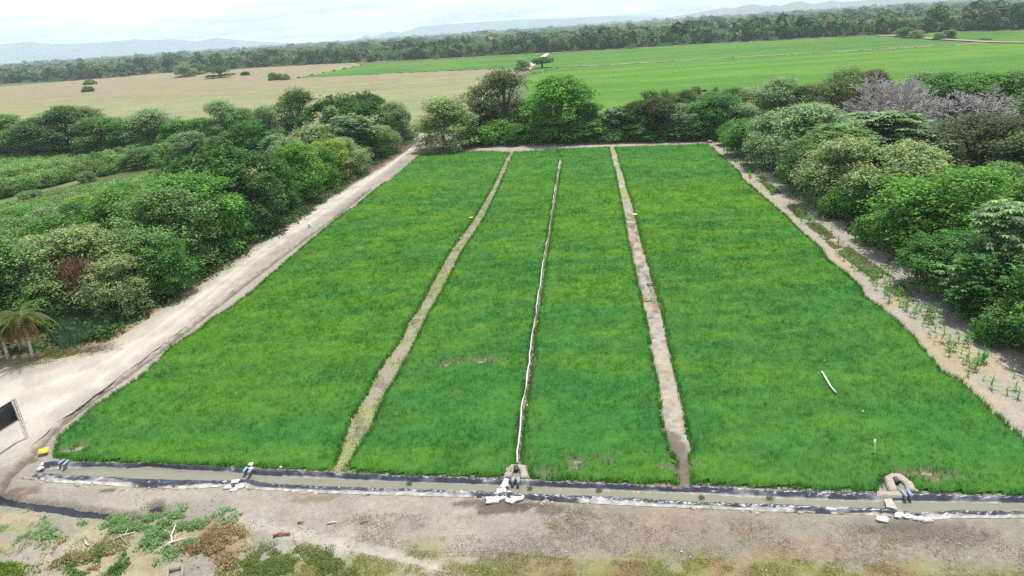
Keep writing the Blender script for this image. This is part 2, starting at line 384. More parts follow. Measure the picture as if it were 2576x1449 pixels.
Zn = ground_height(X, Y); Cn = soil_colour(X, Y)
Z = np.zeros(shp); Z[near] = Zn
col = np.zeros(shp + (3,)); base_n = fbm(GX * 0.004, GY * 0.004, 5)
col[:] = np.array([0.10, 0.13, 0.05]) + (base_n[..., None] - 0.5) * 0.05
col[GY < 22] = (0.30, 0.27, 0.18)
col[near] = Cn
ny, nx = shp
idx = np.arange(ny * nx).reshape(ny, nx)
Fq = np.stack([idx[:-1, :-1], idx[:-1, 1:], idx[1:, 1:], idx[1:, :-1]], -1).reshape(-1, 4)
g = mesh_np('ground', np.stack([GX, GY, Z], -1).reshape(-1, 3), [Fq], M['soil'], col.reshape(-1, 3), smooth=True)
tag(g, kind='structure')

# ------------------------------------------------------------------ sheets cut out of a regular grid
def densify(pts, step):
    out = []
    for i in range(len(pts) - 1):
        a, b = np.array(pts[i][:2]), np.array(pts[i + 1][:2]); n = max(1, int(np.linalg.norm(b - a) / step))
        for k in range(n): out.append(a + (b - a) * k / n)
    out.append(np.array(pts[-1][:2]))
    return np.array(out)

def strip_mesh(l, r, n_len, n_w, zfun, wob=0.0, seed=0):
    """sheet between two polylines; returns V (n_len, n_w, 3) and quads"""
    def resample(pts):
        pts = np.array([p[:2] for p in pts]); d = np.r_[0, np.cumsum(np.linalg.norm(np.diff(pts, axis=0), axis=1))]
        t = np.linspace(0, d[-1], n_len)
        return np.stack([np.interp(t, d, pts[:, 0]), np.interp(t, d, pts[:, 1])], -1)
    A = resample(l); B = resample(r)
    if wob:
        t = np.arange(n_len)
        dd = B - A; dd = dd / np.linalg.norm(dd, axis=1)[:, None]
        A = A + dd * ((fbm(t * 0.31, t * 0, seed) - 0.5) * wob)[:, None]; B = B + dd * ((fbm(t * 0.31, t * 0, seed + 5) - 0.5) * wob)[:, None]
    s = np.linspace(0, 1, n_w)[None, :, None]
    XY = A[:, None, :] * (1 - s) + B[:, None, :] * s
    z = zfun(XY[..., 0], XY[..., 1], np.broadcast_to(s[..., 0], XY.shape[:2]))
    V = np.concatenate([XY, z[..., None]], -1)
    i = np.arange(n_len * n_w).reshape(n_len, n_w)
    F = np.stack([i[:-1, :-1], i[1:, :-1], i[1:, 1:], i[:-1, 1:]], -1).reshape(-1, 4)
    return V, F

def road_sheet(name, l, r, n, w, colr, wob, z=0.012, rut=True):
    V, F = strip_mesh(l, r, n, w, lambda x, y, s: np.full(x.shape, z), wob, 3)
    x = V[..., 0]; y = V[..., 1]; s = np.linspace(0, 1, w)[None, :] + 0 * x
    c = np.array(colr)[None, None, :] * .82 * (0.88 + 0.24 * fbm(x * 0.3, y * 0.3, 8))[..., None]
    al = np.arange(n)[:, None] * .02 + 0 * x
    c = c * (0.90 + 0.2 * fbm(s * 14, al, 9, 4))[..., None]
    c = c * (1 - .16 * sstep(.5, .7, fbm(x * .5, y * .5, 15, 5)))[..., None]
    e = np.minimum(s, 1 - s)
    c = c * (0.84 + 0.16 * sstep(0.0, 0.16, e + (fbm(x, y, 12) - .5) * .1))[..., None]
    if rut:
        for q in (0.33, 0.68):
            c = c * (1 + 0.2 * np.exp(-((s - q) / 0.07) ** 2))[..., None]
    o = mesh_np(name, V.reshape(-1, 3), [F], M['road'], c.reshape(-1, 3))
    return tag(o, kind='structure')
road_sheet('dirt_road', PP(road_l), PP(road_r), 420, 16, (0.455, 0.42, 0.36), 1.2)
fr = PP(far_road)
def offset(pts, d):
    pts = np.array([p[:2] for p in pts]); out = []
    for i in range(len(pts)):
        t = pts[min(i + 1, len(pts) - 1)] - pts[max(i - 1, 0)]; t /= np.linalg.norm(t)
        out.append(pts[i] + d * np.array([-t[1], t[0]]))
    return out
road_sheet('farm_road', offset(fr, 3.0), offset(fr, -3.0), 200, 8, (0.50, 0.45, 0.37), 1.0, 0.02)
tk = PP([(1064,383),(1219,376),(1400,371),(1540,366),(1783,357),(1840,362)])
road_sheet('field_track', offset(tk, 1.3), offset(tk, -1.5), 160, 6, (0.40, 0.35, 0.28), 1.0, 0.014, False)
rt = PP([(2100,96),(2260,88),(2290,94),(2400,100),(2482,105),(2600,108)])
jn = PP([(965,352),(1030,345),(1085,338)])
road_sheet('side_road', offset(jn, 2.2), offset(jn, -2.2), 40, 6, (0.6, 0.55, 0.47), 0.6, 0.028)

# ------------------------------------------------------------------ blades and leaf cards
def blades(px, py, pz, h, w, lean, colr, seed=0):
    """one thin triangle per blade"""
    r = np.random.default_rng(seed); n = len(px)
    a = r.uniform(0, 2 * np.pi, n); b = r.uniform(0, 2 * np.pi, n)
    dx = np.cos(a) * w * 0.5; dy = np.sin(a) * w * 0.5
    tx = px + np.cos(b) * lean * h * r.uniform(0.2, 1, n); ty = py + np.sin(b) * lean * h * r.uniform(0.2, 1, n)
    V = np.empty((n, 3, 3))
    V[:, 0] = np.stack([px - dx, py - dy, pz], -1); V[:, 1] = np.stack([px + dx, py + dy, pz], -1)
    V[:, 2] = np.stack([tx, ty, pz + h], -1)
    F = np.arange(n * 3).reshape(n, 3)
    return V.reshape(-1, 3), F, np.repeat(colr, 3, axis=0)

def cards(ctr, nrm, size, aspect, colr, seed=0):
    """one leaf-shaped quad per card"""
    r = np.random.default_rng(seed); n = len(ctr)
    nrm = nrm / (np.linalg.norm(nrm, axis=1)[:, None] + 1e-9)
    t = np.cross(nrm, r.normal(size=(n, 3))); t /= (np.linalg.norm(t, axis=1)[:, None] + 1e-9)
    b = np.cross(nrm, t)
    s = np.broadcast_to(np.asarray(size, float), (n,))[:, None]
    V = np.empty((n, 4, 3))
    V[:, 0] = ctr - t * s; V[:, 1] = ctr - b * s * aspect + t * s * .15; V[:, 2] = ctr + t * s + nrm * s * -0.25; V[:, 3] = ctr + b * s * aspect + t * s * .15
    return V.reshape(-1, 3), np.arange(n * 4).reshape(n, 4), np.repeat(colr, 4, axis=0)

def scatter_poly(poly, n, seed):
    r = np.random.default_rng(seed); p = np.array([q[:2] for q in poly])
    lo = p.min(0); hi = p.max(0); out = []
    tot = 0
    while tot < n:
        q = r.uniform(lo, hi, (n * 2, 2)); q = q[inside(q[:, 0], q[:, 1], poly)]; out.append(q); tot += len(q)
    return np.vstack(out)[:n]

def area(poly):
    p = np.array([q[:2] for q in poly]); x, y = p[:, 0], p[:, 1]
    return abs(0.5 * np.sum(x * np.roll(y, -1) - y * np.roll(x, -1)))

# ------------------------------------------------------------------ the rice
def rice_colour(x, y):
    band = fbm(x * 0.10 + 3, y * 0.36, 101, 5); fine = fbm(x * 0.6, y * 0.9, 102, 3); big = fbm(x * 0.035, y * 0.05, 103, 3)
    t = .12 + .8 * sstep(0.28, 0.76, 0.5 * band + 0.25 * big + 0.25 * fine + 0.06 * np.exp(-((y - 105) / 45) ** 2))
    t = t * (.55 + .45 * np.exp(-((y - 115) / 50) ** 2))
    dark = np.array([0.042, 0.222, 0.048]); lite = np.array([0.15, 0.325, 0.020])
    c = dark + (lite - dark) * t[:, None]
    c = c * (0.82 + 0.36 * fine)[:, None]
    tr = seg_dist(x, y, TRACE) + (fine - .5) * .3
    return c + (np.array([0.22, 0.19, 0.10]) - c) * (sstep(.2, .08, tr) * .6 * sstep(.4, .55, fbm(x * .9, y * .9, 119)))[:, None]
TRACE = PP([(1368,739),(1360,790),(1352,817),(1349,870),(1346,900),(1340,950),(1335,985),(1331,1040),(1330,1084),(1331,1160)])

BARE = [P(*q)[:2] for q in ((1215,908),(1130,914),(190,1128),(2330,1190),(2345,1205),(1460,1165),(1380,1190),(1710,1180))]
def bare(x, y):
    m = np.zeros(len(x))
    for k, b in enumerate(BARE):
        d = np.hypot((x - b[0]) * 0.45, (y - b[1]) * 1.1) + (fbm(x * 1.1, y * 1.1, 300 + k) - 0.5) * 2.0
        m = np.maximum(m, sstep(0.9, 0.3, d))
    return m
rice_info = [('young green rice filling the left plot beside the dirt road', 'left'),
             ('young green rice between the grassy bund and the white pipe', 'mid'),
             ('young green rice between the white pipe and the bare bund', 'mid'),
             ('young green rice filling the right plot beside the maize strip', 'right')]
for pi_, (poly, (lab, _)) in enumerate(zip(PLOTS, rice_info)):
    p = np.array(poly); lo = p.min(0) - 1; hi = p.max(0) + 1; st = 0.34
    xs = np.arange(lo[0], hi[0], st); ys = np.arange(lo[1], hi[1], st)
    XX, YY = np.meshgrid(xs, ys)
    sd = sdf(XX.ravel(), YY.ravel(), poly).reshape(XX.shape)
    sdn = sd + (fbm(XX * 1.0, YY * 1.0, 110) - 0.52) * 0.55
    keep = (sdn > -0.02)
    jx = (fbm(XX * 5, YY * 5, 111, 2) - 0.5) * 0.2; jy = (fbm(XX * 5, YY * 5, 112, 2) - 0.5) * 0.2
    hh = 0.30 * sstep(0.0, 0.5, sdn) * (0.8 + 0.2 * sstep(0.3, 0.5, fbm(XX * .4, YY * .4, 114)))
    hh = hh * (1 - bare(XX.ravel(), YY.ravel()).reshape(XX.shape)) + (fbm(XX * 2.3, YY * 2.3, 113, 3) - 0.5) * 0.16 * (sdn > 0.3)
    hh = np.where(keep, np.maximum(hh, -0.02), 0)
    cell = keep[:-1, :-1] & keep[1:, :-1] & keep[:-1, 1:] & keep[1:, 1:]
    i = np.arange(XX.size).reshape(XX.shape)
    F = np.stack([i[:-1, :-1], i[:-1, 1:], i[1:, 1:], i[1:, :-1]], -1)[cell]
    used, inv = np.unique(F.ravel(), return_inverse=True)
    V = np.stack([(XX + jx).ravel(), (YY + jy).ravel(), hh.ravel()], -1)[used]; F = inv.reshape(-1, 4)
    Cc = rice_colour(V[:, 0], V[:, 1]) * 0.9
    Cc = Cc + (np.array([0.2, 0.18, 0.12]) - Cc) * bare(V[:, 0], V[:, 1])[:, None] * 0.8
    # tufts
    A = area(poly); n = int(A * 22)
    q = scatter_poly(poly, n, 200 + pi_)
    dist = np.hypot(q[:, 0], q[:, 1])
    keepp = rng.random(len(q)) < np.clip(1.25 - (dist - 55) / 100, 0.25, 1)
    keepp &= rng.random(len(q)) > bare(q[:, 0], q[:, 1]) * 0.92
    keepp &= (fbm(q[:, 0] * 1.7, q[:, 1] * 1.7, 115, 3) > 0.30)
    q = q[keepp]
    Eg = densify(list(poly) + [poly[0]], .12); Eg = Eg[np.hypot(Eg[:, 0], Eg[:, 1]) < 150]; Eg = np.repeat(Eg, 3, 0) + rng.normal(0, .16, (len(Eg) * 3, 2)); Eg = Eg[sdf(Eg[:, 0], Eg[:, 1], poly) > .05]
    Eg = Eg[(fbm(Eg[:, 0] * 1.3, Eg[:, 1] * 1.3, 118) > .42)]
    q = np.vstack([q, Eg]); dist = np.hypot(q[:, 0], q[:, 1])
    k = 5
    qx = np.repeat(q[:, 0], k) + rng.normal(0, 0.06, len(q) * k); qy = np.repeat(q[:, 1], k) + rng.normal(0, 0.06, len(q) * k)
    hgt = np.repeat(rng.uniform(0.42, 0.66, len(q)) * (0.8 + 0.4 * fbm(q[:, 0] * .5, q[:, 1] * .5, 116)), k) * rng.uniform(0.7, 1.1, len(qx))
    wid = np.repeat(0.03 + dist * 0.00038, k)
    cc = rice_colour(qx, qy) * rng.uniform(0.6, 1.55, len(qx))[:, None]
    tan = rng.random(len(qx)) < (0.045 + 0.09 * fbm(qx * .2, qy * .2, 117) * (np.hypot(qx, qy) < 75))
    cc[tan] = np.array([0.36, 0.34, 0.13]) * rng.uniform(0.7, 1.1, tan.sum())[:, None]
    V2, F2, C2 = blades(qx, qy, np.zeros(len(qx)), hgt, wid, 0.55, cc, 5 + pi_)
    o = mesh_np('rice_crop', np.vstack([V, V2]), [F, F2 + len(V)], M['rice'], np.vstack([Cc, C2]))
    tag(o, lab, 'rice crop', kind='stuff')

# low growth and clods on the two bunds and field rims
def strip_blades(line, halfw, n, h, w, colr, seed, name, lab, cat, gate=None, lean=0.7, zfun=None):
    L = densify(PP(line), 0.3); r = np.random.default_rng(seed)
    b = L[r.integers(0, len(L), n)] + r.uniform(-1, 1, (n, 2)) * halfw
    if gate is not None: b = b[gate(b[:, 0], b[:, 1])]
    n = len(b); cc = np.array(colr)[r.integers(0, len(colr), n)] * r.uniform(0.7, 1.3, n)[:, None]
    V, F, C3 = blades(b[:, 0], b[:, 1], np.zeros(n) - 0.02, r.uniform(0.5, 1, n) * h, r.uniform(.7, 1.2, n) * w, lean, cc, seed)
    return tag(mesh_np(name, V, [F], M['weed'], C3), lab, cat, kind='stuff')
mid1 = [((a[0] + b[0]) / 2, (a[1] + b[1]) / 2) for a, b in zip(bund1_l, bund1_r)]
mid2 = [((a[0] + b[0]) / 2, (a[1] + b[1]) / 2) for a, b in zip(bund2_l, bund2_r)]
strip_blades(mid1, 1.0, 9000, 0.16, 0.09, [(0.27, 0.33, 0.10), (0.33, 0.31, 0.13), (0.16, 0.24, 0.06)], 31, 'bund_grass', 'sparse yellow-green weeds growing on the left bund', 'grass',
             lambda x, y: fbm(x * .6, y * .6, 22) > 0.47)
strip_blades(mid2, 0.8, 3500, 0.14, 0.09, [(0.27, 0.33, 0.10), (0.33, 0.31, 0.13)], 32, 'bund_grass', 'short weeds on the far half of the right bund', 'grass',
             lambda x, y: (y > 112) & (fbm(x * .6, y * .6, 22) > 0.42))

# ------------------------------------------------------------------ canal and liner
def liner_z_far(x, y, s):   # s 0 outer .. 1 water
    base = np.interp(s, [0, 0.25, 0.5, 0.8, 1.0], [0.02, 0.22, 0.26, 0.06, -0.14])
    w = (fbm(x * 0.9 - y * 1.6, y * 2.4 + x * 0.5, 401, 4) - 0.5) * 0.2 + (.22 - np.abs(fbm(x * 1.5 - y * 2.2, y * 2.0 + x * .9, 403, 3) - .5) * 1.3) * .32
    return base + w * np.sin(np.clip(s, 0.03, 0.97) * math.pi) + (fbm(x * 3, y * 3, 402, 2) - .5) * 0.03
def liner_col(x, y, s, hem):
    n = fbm(x * 0.8, y * 2.0, 411); n2 = fbm(x * 1.2 - y * 2.2, y * 2.6 + x * .8, 412, 3); n0 = fbm(x * 0.12, y * 0.1, 413, 2)
    c = np.array([0.030, 0.034, 0.048])[None, None] * (0.7 + 0.8 * n2)[..., None]
    dust = sstep(0.54, 0.70, n * 0.5 + n2 * 0.3 + n0 * 0.25)
    c = c + (np.array([0.42, 0.40, 0.38]) - c) * (dust * 0.5)[..., None]
    white = sstep(1 - hem, 1 - hem * 0.6, s + (n - 0.5) * 0.12)
    c = c + (np.array([0.52, 0.51, 0.48]) - c) * (white * 0.9)[..., None]
    return c
V, F = strip_mesh(PP(liner_t), PP(canal_t), 900, 14, liner_z_far)
s_ = np.broadcast_to(np.linspace(0, 1, 14)[None], V.shape[:2])
c = liner_col(V[..., 0], V[..., 1], s_, 0.16)
o = mesh_np('plastic_liner', V.reshape(-1, 3), [F], M['plastic'], c.reshape(-1, 3), smooth=True)
tag(o, 'wrinkled black plastic sheet lining the canal bank against the rice', 'plastic liner', 'plastic sheets lining the canal')
V, F = strip_mesh(PP(liner_b), PP(canal_b), 900, 16, liner_z_far)
s_ = np.broadcast_to(np.linspace(0, 1, 16)[None], V.shape[:2])
c = liner_col(V[..., 0], V[..., 1], s_, 0.07)
x, y = V[..., 0], V[..., 1]
outer = sstep(0.24, 0.16, s_ + (fbm(x * 0.5, y * 0.5, 421) - 0.5) * 0.2) * sstep(0.50, 0.57, fbm(x * 0.14, y * 0.1, 422, 2))
c = c + (np.array([0.50, 0.48, 0.44]) - c) * (outer * 0.9)[..., None]
soil_over = sstep(0.14, 0.06, s_ + (fbm(x * 1.3, y * 1.3, 423) - 0.5) * 0.35) * (fbm(x * 0.9, y * 0.9, 424) > 0.52)
c = c + (np.array([0.42, 0.37, 0.3]) - c) * soil_over[..., None]
o = mesh_np('plastic_liner', V.reshape(-1, 3), [F], M['plastic'], c.reshape(-1, 3), smooth=True)
tag(o, 'wrinkled black plastic sheet lining the canal bank on the bare soil side', 'plastic liner', 'plastic sheets lining the canal')
V, F = strip_mesh(offset(PP(canal_t), 0.35), offset(PP(canal_b), -0.35), 300, 3, lambda x, y, s: np.full(x.shape, -0.06))
tag(mesh_np('canal_water', V.reshape(-1, 3), [F], M['canal']), kind='structure')
V, F = strip_mesh(offset(w_fore, 0.45), offset(w_fore, -0.45), 60, 3, lambda x, y, s: np.full(x.shape, -0.36))
tag(mesh_np('ditch_water', V.reshape(-1, 3), [F], M['blackwater']), kind='structure')
V, F = strip_mesh(offset(PP([(2342,900),(2362,912),(2392,932),(2410,950)]), -1.0), offset(PP([(2342,900),(2362,912),(2392,932),(2410,950)]), -0.3), 12, 3, lambda x, y, s: np.full(x.shape, 0.01))
tag(mesh_np('puddle', V.reshape(-1, 3), [F], mat_water('puddle_water', (0.33, 0.31, 0.29), 0.3)), kind='structure')

# clods buried along the liner hem
def clods(name, pts, rad, colr, seed, lab=None, cat=None, kind='stuff', mat='soil', flat=0.55):
    r = np.random.default_rng(seed)
    base = np.array([[0, 0, 1], [.9, 0, .35], [.28, .86, .35], [-.73, .53, .35], [-.73, -.53, .35], [.28, -.86, .35], [.8, .58, -.4], [-.3, .95, -.4], [-1, 0, -.4], [-.3, -.95, -.4], [.8, -.58, -.4]])
    Ft = np.array([(0,1,2),(0,2,3),(0,3,4),(0,4,5),(0,5,1),(1,6,2),(2,6,7),(2,7,3),(3,7,8),(3,8,4),(4,8,9),(4,9,5),(5,9,10),(5,10,1),(1,10,6)])
    n = len(pts); V = np.repeat(base[None], n, 0) * (1 + r.normal(0, 0.22, (n, 11, 1)))
    a = r.uniform(0, 6.28, n); ca, sa = np.cos(a)[:, None], np.sin(a)[:, None]
    x = V[..., 0] * ca - V[..., 1] * sa; y = V[..., 0] * sa + V[..., 1] * ca
    rad = np.broadcast_to(rad, (n,))[:, None]
    V = np.stack([x * rad, y * rad * 0.8, V[..., 2] * rad * flat], -1) + pts[:, None, :]
    F = (Ft[None] + (np.arange(n) * 11)[:, None, None]).reshape(-1, 3)
    cc = np.repeat(np.asarray(colr)[r.integers(0, len(colr), n)] * r.uniform(.85, 1.15, n)[:, None], 11, axis=0)
    o = mesh_np(name, V.reshape(-1, 3), [F], M[mat], cc, smooth=False)
    return tag(o, lab, cat, kind=kind)
L = densify(PP(liner_b), 0.25); n = 420
b = L[rng.integers(0, len(L), n)] + np.c_[rng.normal(0, .3, n), rng.normal(-0.05, .12, n)]
b = b[fbm(b[:, 0] * .7, b[:, 1] * .7, 430) > 0.53]
clods('soil_clods', np.c_[b, np.full(len(b), 0.02)], rng.uniform(.07, .2, len(b)), [(.34, .30, .24), (.30, .26, .21)], 3, 'lumps of dry soil holding down the edge of the black plastic', 'soil')
# pale pebbles on the soil and road margin
zones = [([(60,1215),(620,1235),(1900,1300),(2600,1320),(2600,1440),(1200,1440),(620,1300),(60,1240)], 900),
         ([(640,640),(870,510),(864,540),(600,735),(345,955),(140,1100),(60,1150),(0,1220),(-40,1150),(300,930)], 700),
         ([(640,1300),(900,1340),(900,1400),(620,1340)], 160), ([(0,1290),(560,1310),(560,1440),(0,1440)], 200)]
allp = []
for k, (pz, n) in enumerate(zones):
    allp.append(scatter_poly(PP(pz), n, 500 + k))
q = np.vstack(allp)
clods('pebbles', np.c_[q, np.zeros(len(q)) + 0.02], rng.uniform(.012, .045, len(q)) * np.where(rng.random(len(q)) < .05, 1.8, 1), [(.46, .44, .40), (.38, .35, .31), (.30, .27, .24)], 4,
      'small pale stones strewn over the bare soil and road edge', 'pebbles', mat='concrete')

# ------------------------------------------------------------------ foreground plants
def weed_patch(name, poly, n, h, size, colr, seed, lab, thr=0.5, fs=0.5, bl=True):
    r = np.random.default_rng(seed); q = scatter_poly(PP(poly), n, seed)
    e = sdf(q[:, 0], q[:, 1], PP(poly)); q = q + r.normal(0, .45, q.shape) * (e < 1)[:, None]
    f = fbm(q[:, 0] * fs, q[:, 1] * fs, seed, 5) + r.normal(0, .035, n) - .10 * sstep(1.6, 0, e)
    q = q[f > thr]; f = f[f > thr]; n = len(q)
    top = h * np.clip((f - thr) / 0.12, 0.2, 1)
    cc = np.array(colr)[r.integers(0, len(colr), n)] * r.uniform(0.65, 1.35, n)[:, None]
    z = r.uniform(0.1, 1, n) * top
    V, F, C3 = cards(np.c_[q, z], np.c_[r.normal(0, .6, n), r.normal(0, .6, n), np.ones(n)], r.uniform(.5, 1.2, n) * size, 0.5, cc, seed)
    Fs = [F]; Vs = [V]; Cs = [C3]
    if bl:
        m = r.random(n) < 0.4
        V2, F2, C4 = blades(q[m, 0], q[m, 1], np.zeros(m.sum()), top[m] * 1.3 + .05, np.full(m.sum(), size * .6), 0.6, cc[m], seed)
        Vs.append(V2); Cs.append(C4); Fs.append(F2 + len(V))
    return tag(mesh_np(name, np.vstack(Vs), Fs, M['weed'], np.vstack(Cs)), lab, 'weeds', kind='stuff')
GRN = [(0.24, 0.42, 0.16), (0.29, 0.46, 0.21), (0.19, 0.36, 0.12), (0.34, 0.36, 0.19)]
weed_patch('weeds', [(250,1290),(470,1285),(530,1320),(520,1370),(440,1400),(380,1380),(230,1365),(210,1320)], 34000, .28, .075, GRN, 61, 'bright green weeds below the dark water ditch', 0.485, 1.0)
weed_patch('weeds', [(180,1400),(380,1370),(380,1440),(340,1475),(120,1475)], 9000, .35, .09, [(0.10, 0.22, 0.04), (0.16, 0.26, 0.06)], 62, 'dark green weed mat at the bottom edge left of the concrete box', 0.46, 0.9)
weed_patch('weeds', [(0,1300),(110,1290),(240,1320),(230,1380),(0,1390)], 9000, .2, .08, GRN, 63, 'scattered green weeds on the soil at the lower left', 0.55, 0.8)
weed_patch('weeds', [(-60,1385),(45,1380),(60,1475),(-60,1475)], 7000, .35, .09, [(0.25, 0.30, 0.04), (0.14, 0.26, 0.05)], 64, 'yellow-green weeds in the bottom left corner', 0.38, 0.5)
weed_patch('dry_weeds', [(470,1335),(560,1312),(608,1350),(600,1420),(540,1420),(470,1380)], 12000, .3, .07, [(0.42, 0.30, 0.17), (0.48, 0.37, 0.22), (0.30, 0.27, 0.14)], 65, 'reddish brown dried weeds beside the bare soil', 0.42, 1.1)
weed_patch('dry_weeds', [(80,1360),(330,1370),(250,1440),(60,1440)], 9000, .25, .08, [(0.50, 0.42, 0.26), (0.42, 0.33, 0.18), (0.25, 0.25, 0.08)], 66, 'straw-coloured dead weeds at the lower left', 0.45, 1.1)
weed_patch('weeds', [(560,1440),(600,1390),(700,1375),(860,1395),(940,1475),(540,1475)], 26000, .12, .055, [(0.20, 0.27, 0.07), (0.30, 0.31, 0.1), (0.12, 0.22, 0.07)], 67, 'thin green ground cover at the bottom beside the pale wheel track', 0.43, 1.2)
weed_patch('weeds', [(640,1275),(660,1262),(600,1330),(470,1285),(420,1270),(500,1275)], 1500, .3, .09, GRN, 68, 'small green weed tufts on the soil under the canal', 0.55, 0.9)
q = scatter_poly(PP([(720,1420),(860,1378),(1130,1440),(1000,1385),(1250,1385),(1500,1410),(1900,1402),(2600,1440),(2600,1500),(700,1500)]), 60000, 70)
f = fbm(q[:, 0] * .35, q[:, 1] * .35, 41); g0 = fbm(q[:, 0] * .6, q[:, 1] * .6, 22)
kk = (g0 + rng.normal(0, .06, len(q))) > 0.33; q = q[kk]; f = f[kk] + rng.normal(0, .06, kk.sum()); n = len(q)
cc = np.where((f > .56)[:, None], np.array([0.40, 0.32, 0.17]), np.array([0.34, 0.36, 0.11])) * rng.uniform(.6, 1.3, n)[:, None]
V, F, C3 = blades(q[:, 0], q[:, 1], np.full(n, -.03), rng.uniform(.04, .13, n), np.full(n, .04), 1.1, cc, 71)
tag(mesh_np('turf', V, [F], M['weed'], C3), 'short yellow-green grass along the bottom of the picture', 'grass', kind='stuff')
q = scatter_poly(PP([(900,1290),(1500,1290),(2600,1330),(2600,1445),(1900,1405),(1100,1400),(800,1340)]), 26000, 72)
n = len(q); cc = np.array([(0.38, 0.35, 0.27), (0.42, 0.38, 0.31), (0.36, 0.28, 0.2)])[rng.integers(0, 3, n)] * rng.uniform(.7, 1.2, n)[:, None]
V, F, C3 = blades(q[:, 0], q[:, 1], np.full(n, -.03), rng.uniform(.03, .11, n), np.full(n, .05), 1.2, cc, 73)
tag(mesh_np('dry_stubble', V, [F], M['weed'], C3), 'flattened grey dry grass on the trampled soil', 'dry grass', kind='stuff')
# straw scraps
for k, (sx, sy, nn, rr, lab) in enumerate([(1460,1300,220,1.5,'loose tangle of yellow straw right of the concrete inlet'), (920,1308,60,.7,'yellow straw scrap beside a twig on the pale soil'),
                            (2250,1372,150,1.3,'pale dry straw under the dark wet patch at right'), (1395,1322,60,.8,'small wisp of straw below the dark clods')]):
    p = P(sx, sy); b = rng.normal(0, rr * .45, (nn, 2)) + p[:2]; mb = MB()
    for bx in b:
        a = random.uniform(0, 6.28); l = random.uniform(.2, .6)
        mb.tube([(bx[0], bx[1], .03), (bx[0] + l * .5 * math.cos(a), bx[1] + l * .5 * math.sin(a), .1), (bx[0] + l * math.cos(a + .4), bx[1] + l * math.sin(a + .4), .03)], .010, 3, (0.45, 0.39, 0.25), cap=False)
    tag(mb.build('straw', M['weed']), lab, 'straw', kind='stuff')

# ------------------------------------------------------------------ trees
def rand_dirs(n, r):
    v = r.normal(size=(n, 3)); return v / np.linalg.norm(v, axis=1)[:, None]

def crown_geo(seed, Ht=10.0, R=4.0, zlo=1.0, nl=18, sub=55, per=9, size=.2, aspect=.5, flat=1.0, sig=.26, up=.5, droop=0.0, tips=None, jit=(.5, 1.5), lobe=(.30, .46), palm=False, skirt=True):
    r = np.random.default_rng(seed); ctrs = []; nrms = []; cols = []; sizes = []
    cz = (Ht + zlo) / 2; hz = (Ht - zlo) / 2
    lob = []
    for k in range(nl):
        d = rand_dirs(1, r)[0]
        if d[2] < -0.75: d[2] = -d[2]
        q = r.uniform(.45, .78)
        lr = r.uniform(*lobe) * R
        if k % 3 == 2: q = r.uniform(.8, .95); lr *= .62
        c0 = np.array([d[0] * R * q, d[1] * R * q, cz + d[2] * (hz - lr * .75 * flat) * (.95)])
        if flat < 1: c0[2] = cz + hz * (math.sqrt(max(0, 1 - (np.hypot(c0[0], c0[1]) / R) ** 2)) - .45)
        lob.append((c0, lr))
    for k in range(7 if skirt else 0):
        a = k * .9 + r.uniform(0, .5); lr = r.uniform(.26, .34) * R
        lob.append((np.array([math.cos(a) * R * .62, math.sin(a) * R * .62, zlo * .3 + lr * .8 + r.uniform(0, .12) * Ht]), lr))
    lob.append((np.array([0, 0, Ht - .42 * R * flat]), .42 * R)); lob.append((np.array([0, 0, cz]), .5 * R))
    top = max(c[2] + l * .75 * flat for c, l in lob)
    for c0, lr in lob:
        ns = int(sub * (lr / (.38 * R)) ** 2)
        d = rand_dirs(ns * 2, r); d = d[d[:, 2] > -.45 - .4 * r.random(len(d))][:ns]
        rr = lr * r.uniform(.62, 1.22, len(d))[:, None] * (1 + .0 * d[:, :1])
        s0 = c0 + d * rr * np.array([1, 1, .75 * flat if flat < 1 else .9])
        tone = r.uniform(.72, 1.28, len(d)) * r.uniform(.85, 1.15)
        for j in range(per):
            p = s0 + r.normal(0, sig, s0.shape) * np.array([1, 1, .6]) ; p[:, 2] -= droop * r.random(len(p))
            nn = d * .6 + np.array([0, 0, up + .25]) + r.normal(0, .5, d.shape)
            c = np.ones((len(d), 3)) * (tone * r.uniform(*jit, len(d)))[:, None]
            c[:, 0] *= r.uniform(.85, 1.2, len(d)); c[:, 2] *= r.uniform(.8, 1.1, len(d))
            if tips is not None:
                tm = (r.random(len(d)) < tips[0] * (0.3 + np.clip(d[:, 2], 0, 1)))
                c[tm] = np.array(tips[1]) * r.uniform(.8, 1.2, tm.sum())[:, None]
            ctrs.append(p); nrms.append(nn); cols.append(c); sizes.append(r.uniform(.65, 1.25, len(d)) * size)
    ctr = np.vstack(ctrs); nr = np.vstack(nrms); cl = np.vstack(cols); sz = np.concatenate(sizes)
    ctr[:, 2] = np.maximum(ctr[:, 2] * (Ht / max(top, 1)), .05)
    if palm:   # rosettes of long leaflets
        V = []; Fc = []; n0 = 0; Cc = []
        sel = r.random(len(ctr)) < .34
        ctr, nr, cl, sz = ctr[sel], nr[sel], cl[sel], sz[sel]
        ups = np.array([0, 0, 1.0])
        for k in range(7):
            a = r.uniform(0, .5, len(ctr)) + k * 2 * math.pi / 7
            d = np.stack([np.cos(a), np.sin(a), -.35 + 0 * a], -1); side = np.stack([-np.sin(a), np.cos(a), 0 * a], -1)
            s = sz[:, None] * 2.2
            q = np.stack([ctr, ctr + d * s * .6 + side * s * .22, ctr + d * s * np.array([1, 1, 1.8]), ctr + d * s * .6 - side * s * .22], 1)
            V.append(q.reshape(-1, 3)); Cc.append(np.repeat(cl, 4, 0) * r.uniform(.8, 1.2))
        V = np.vstack(V); F = np.arange(len(V)).reshape(-1, 4)
        return V, F, np.vstack(Cc), lob
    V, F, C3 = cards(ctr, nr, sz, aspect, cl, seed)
    return V, F, C3, lob

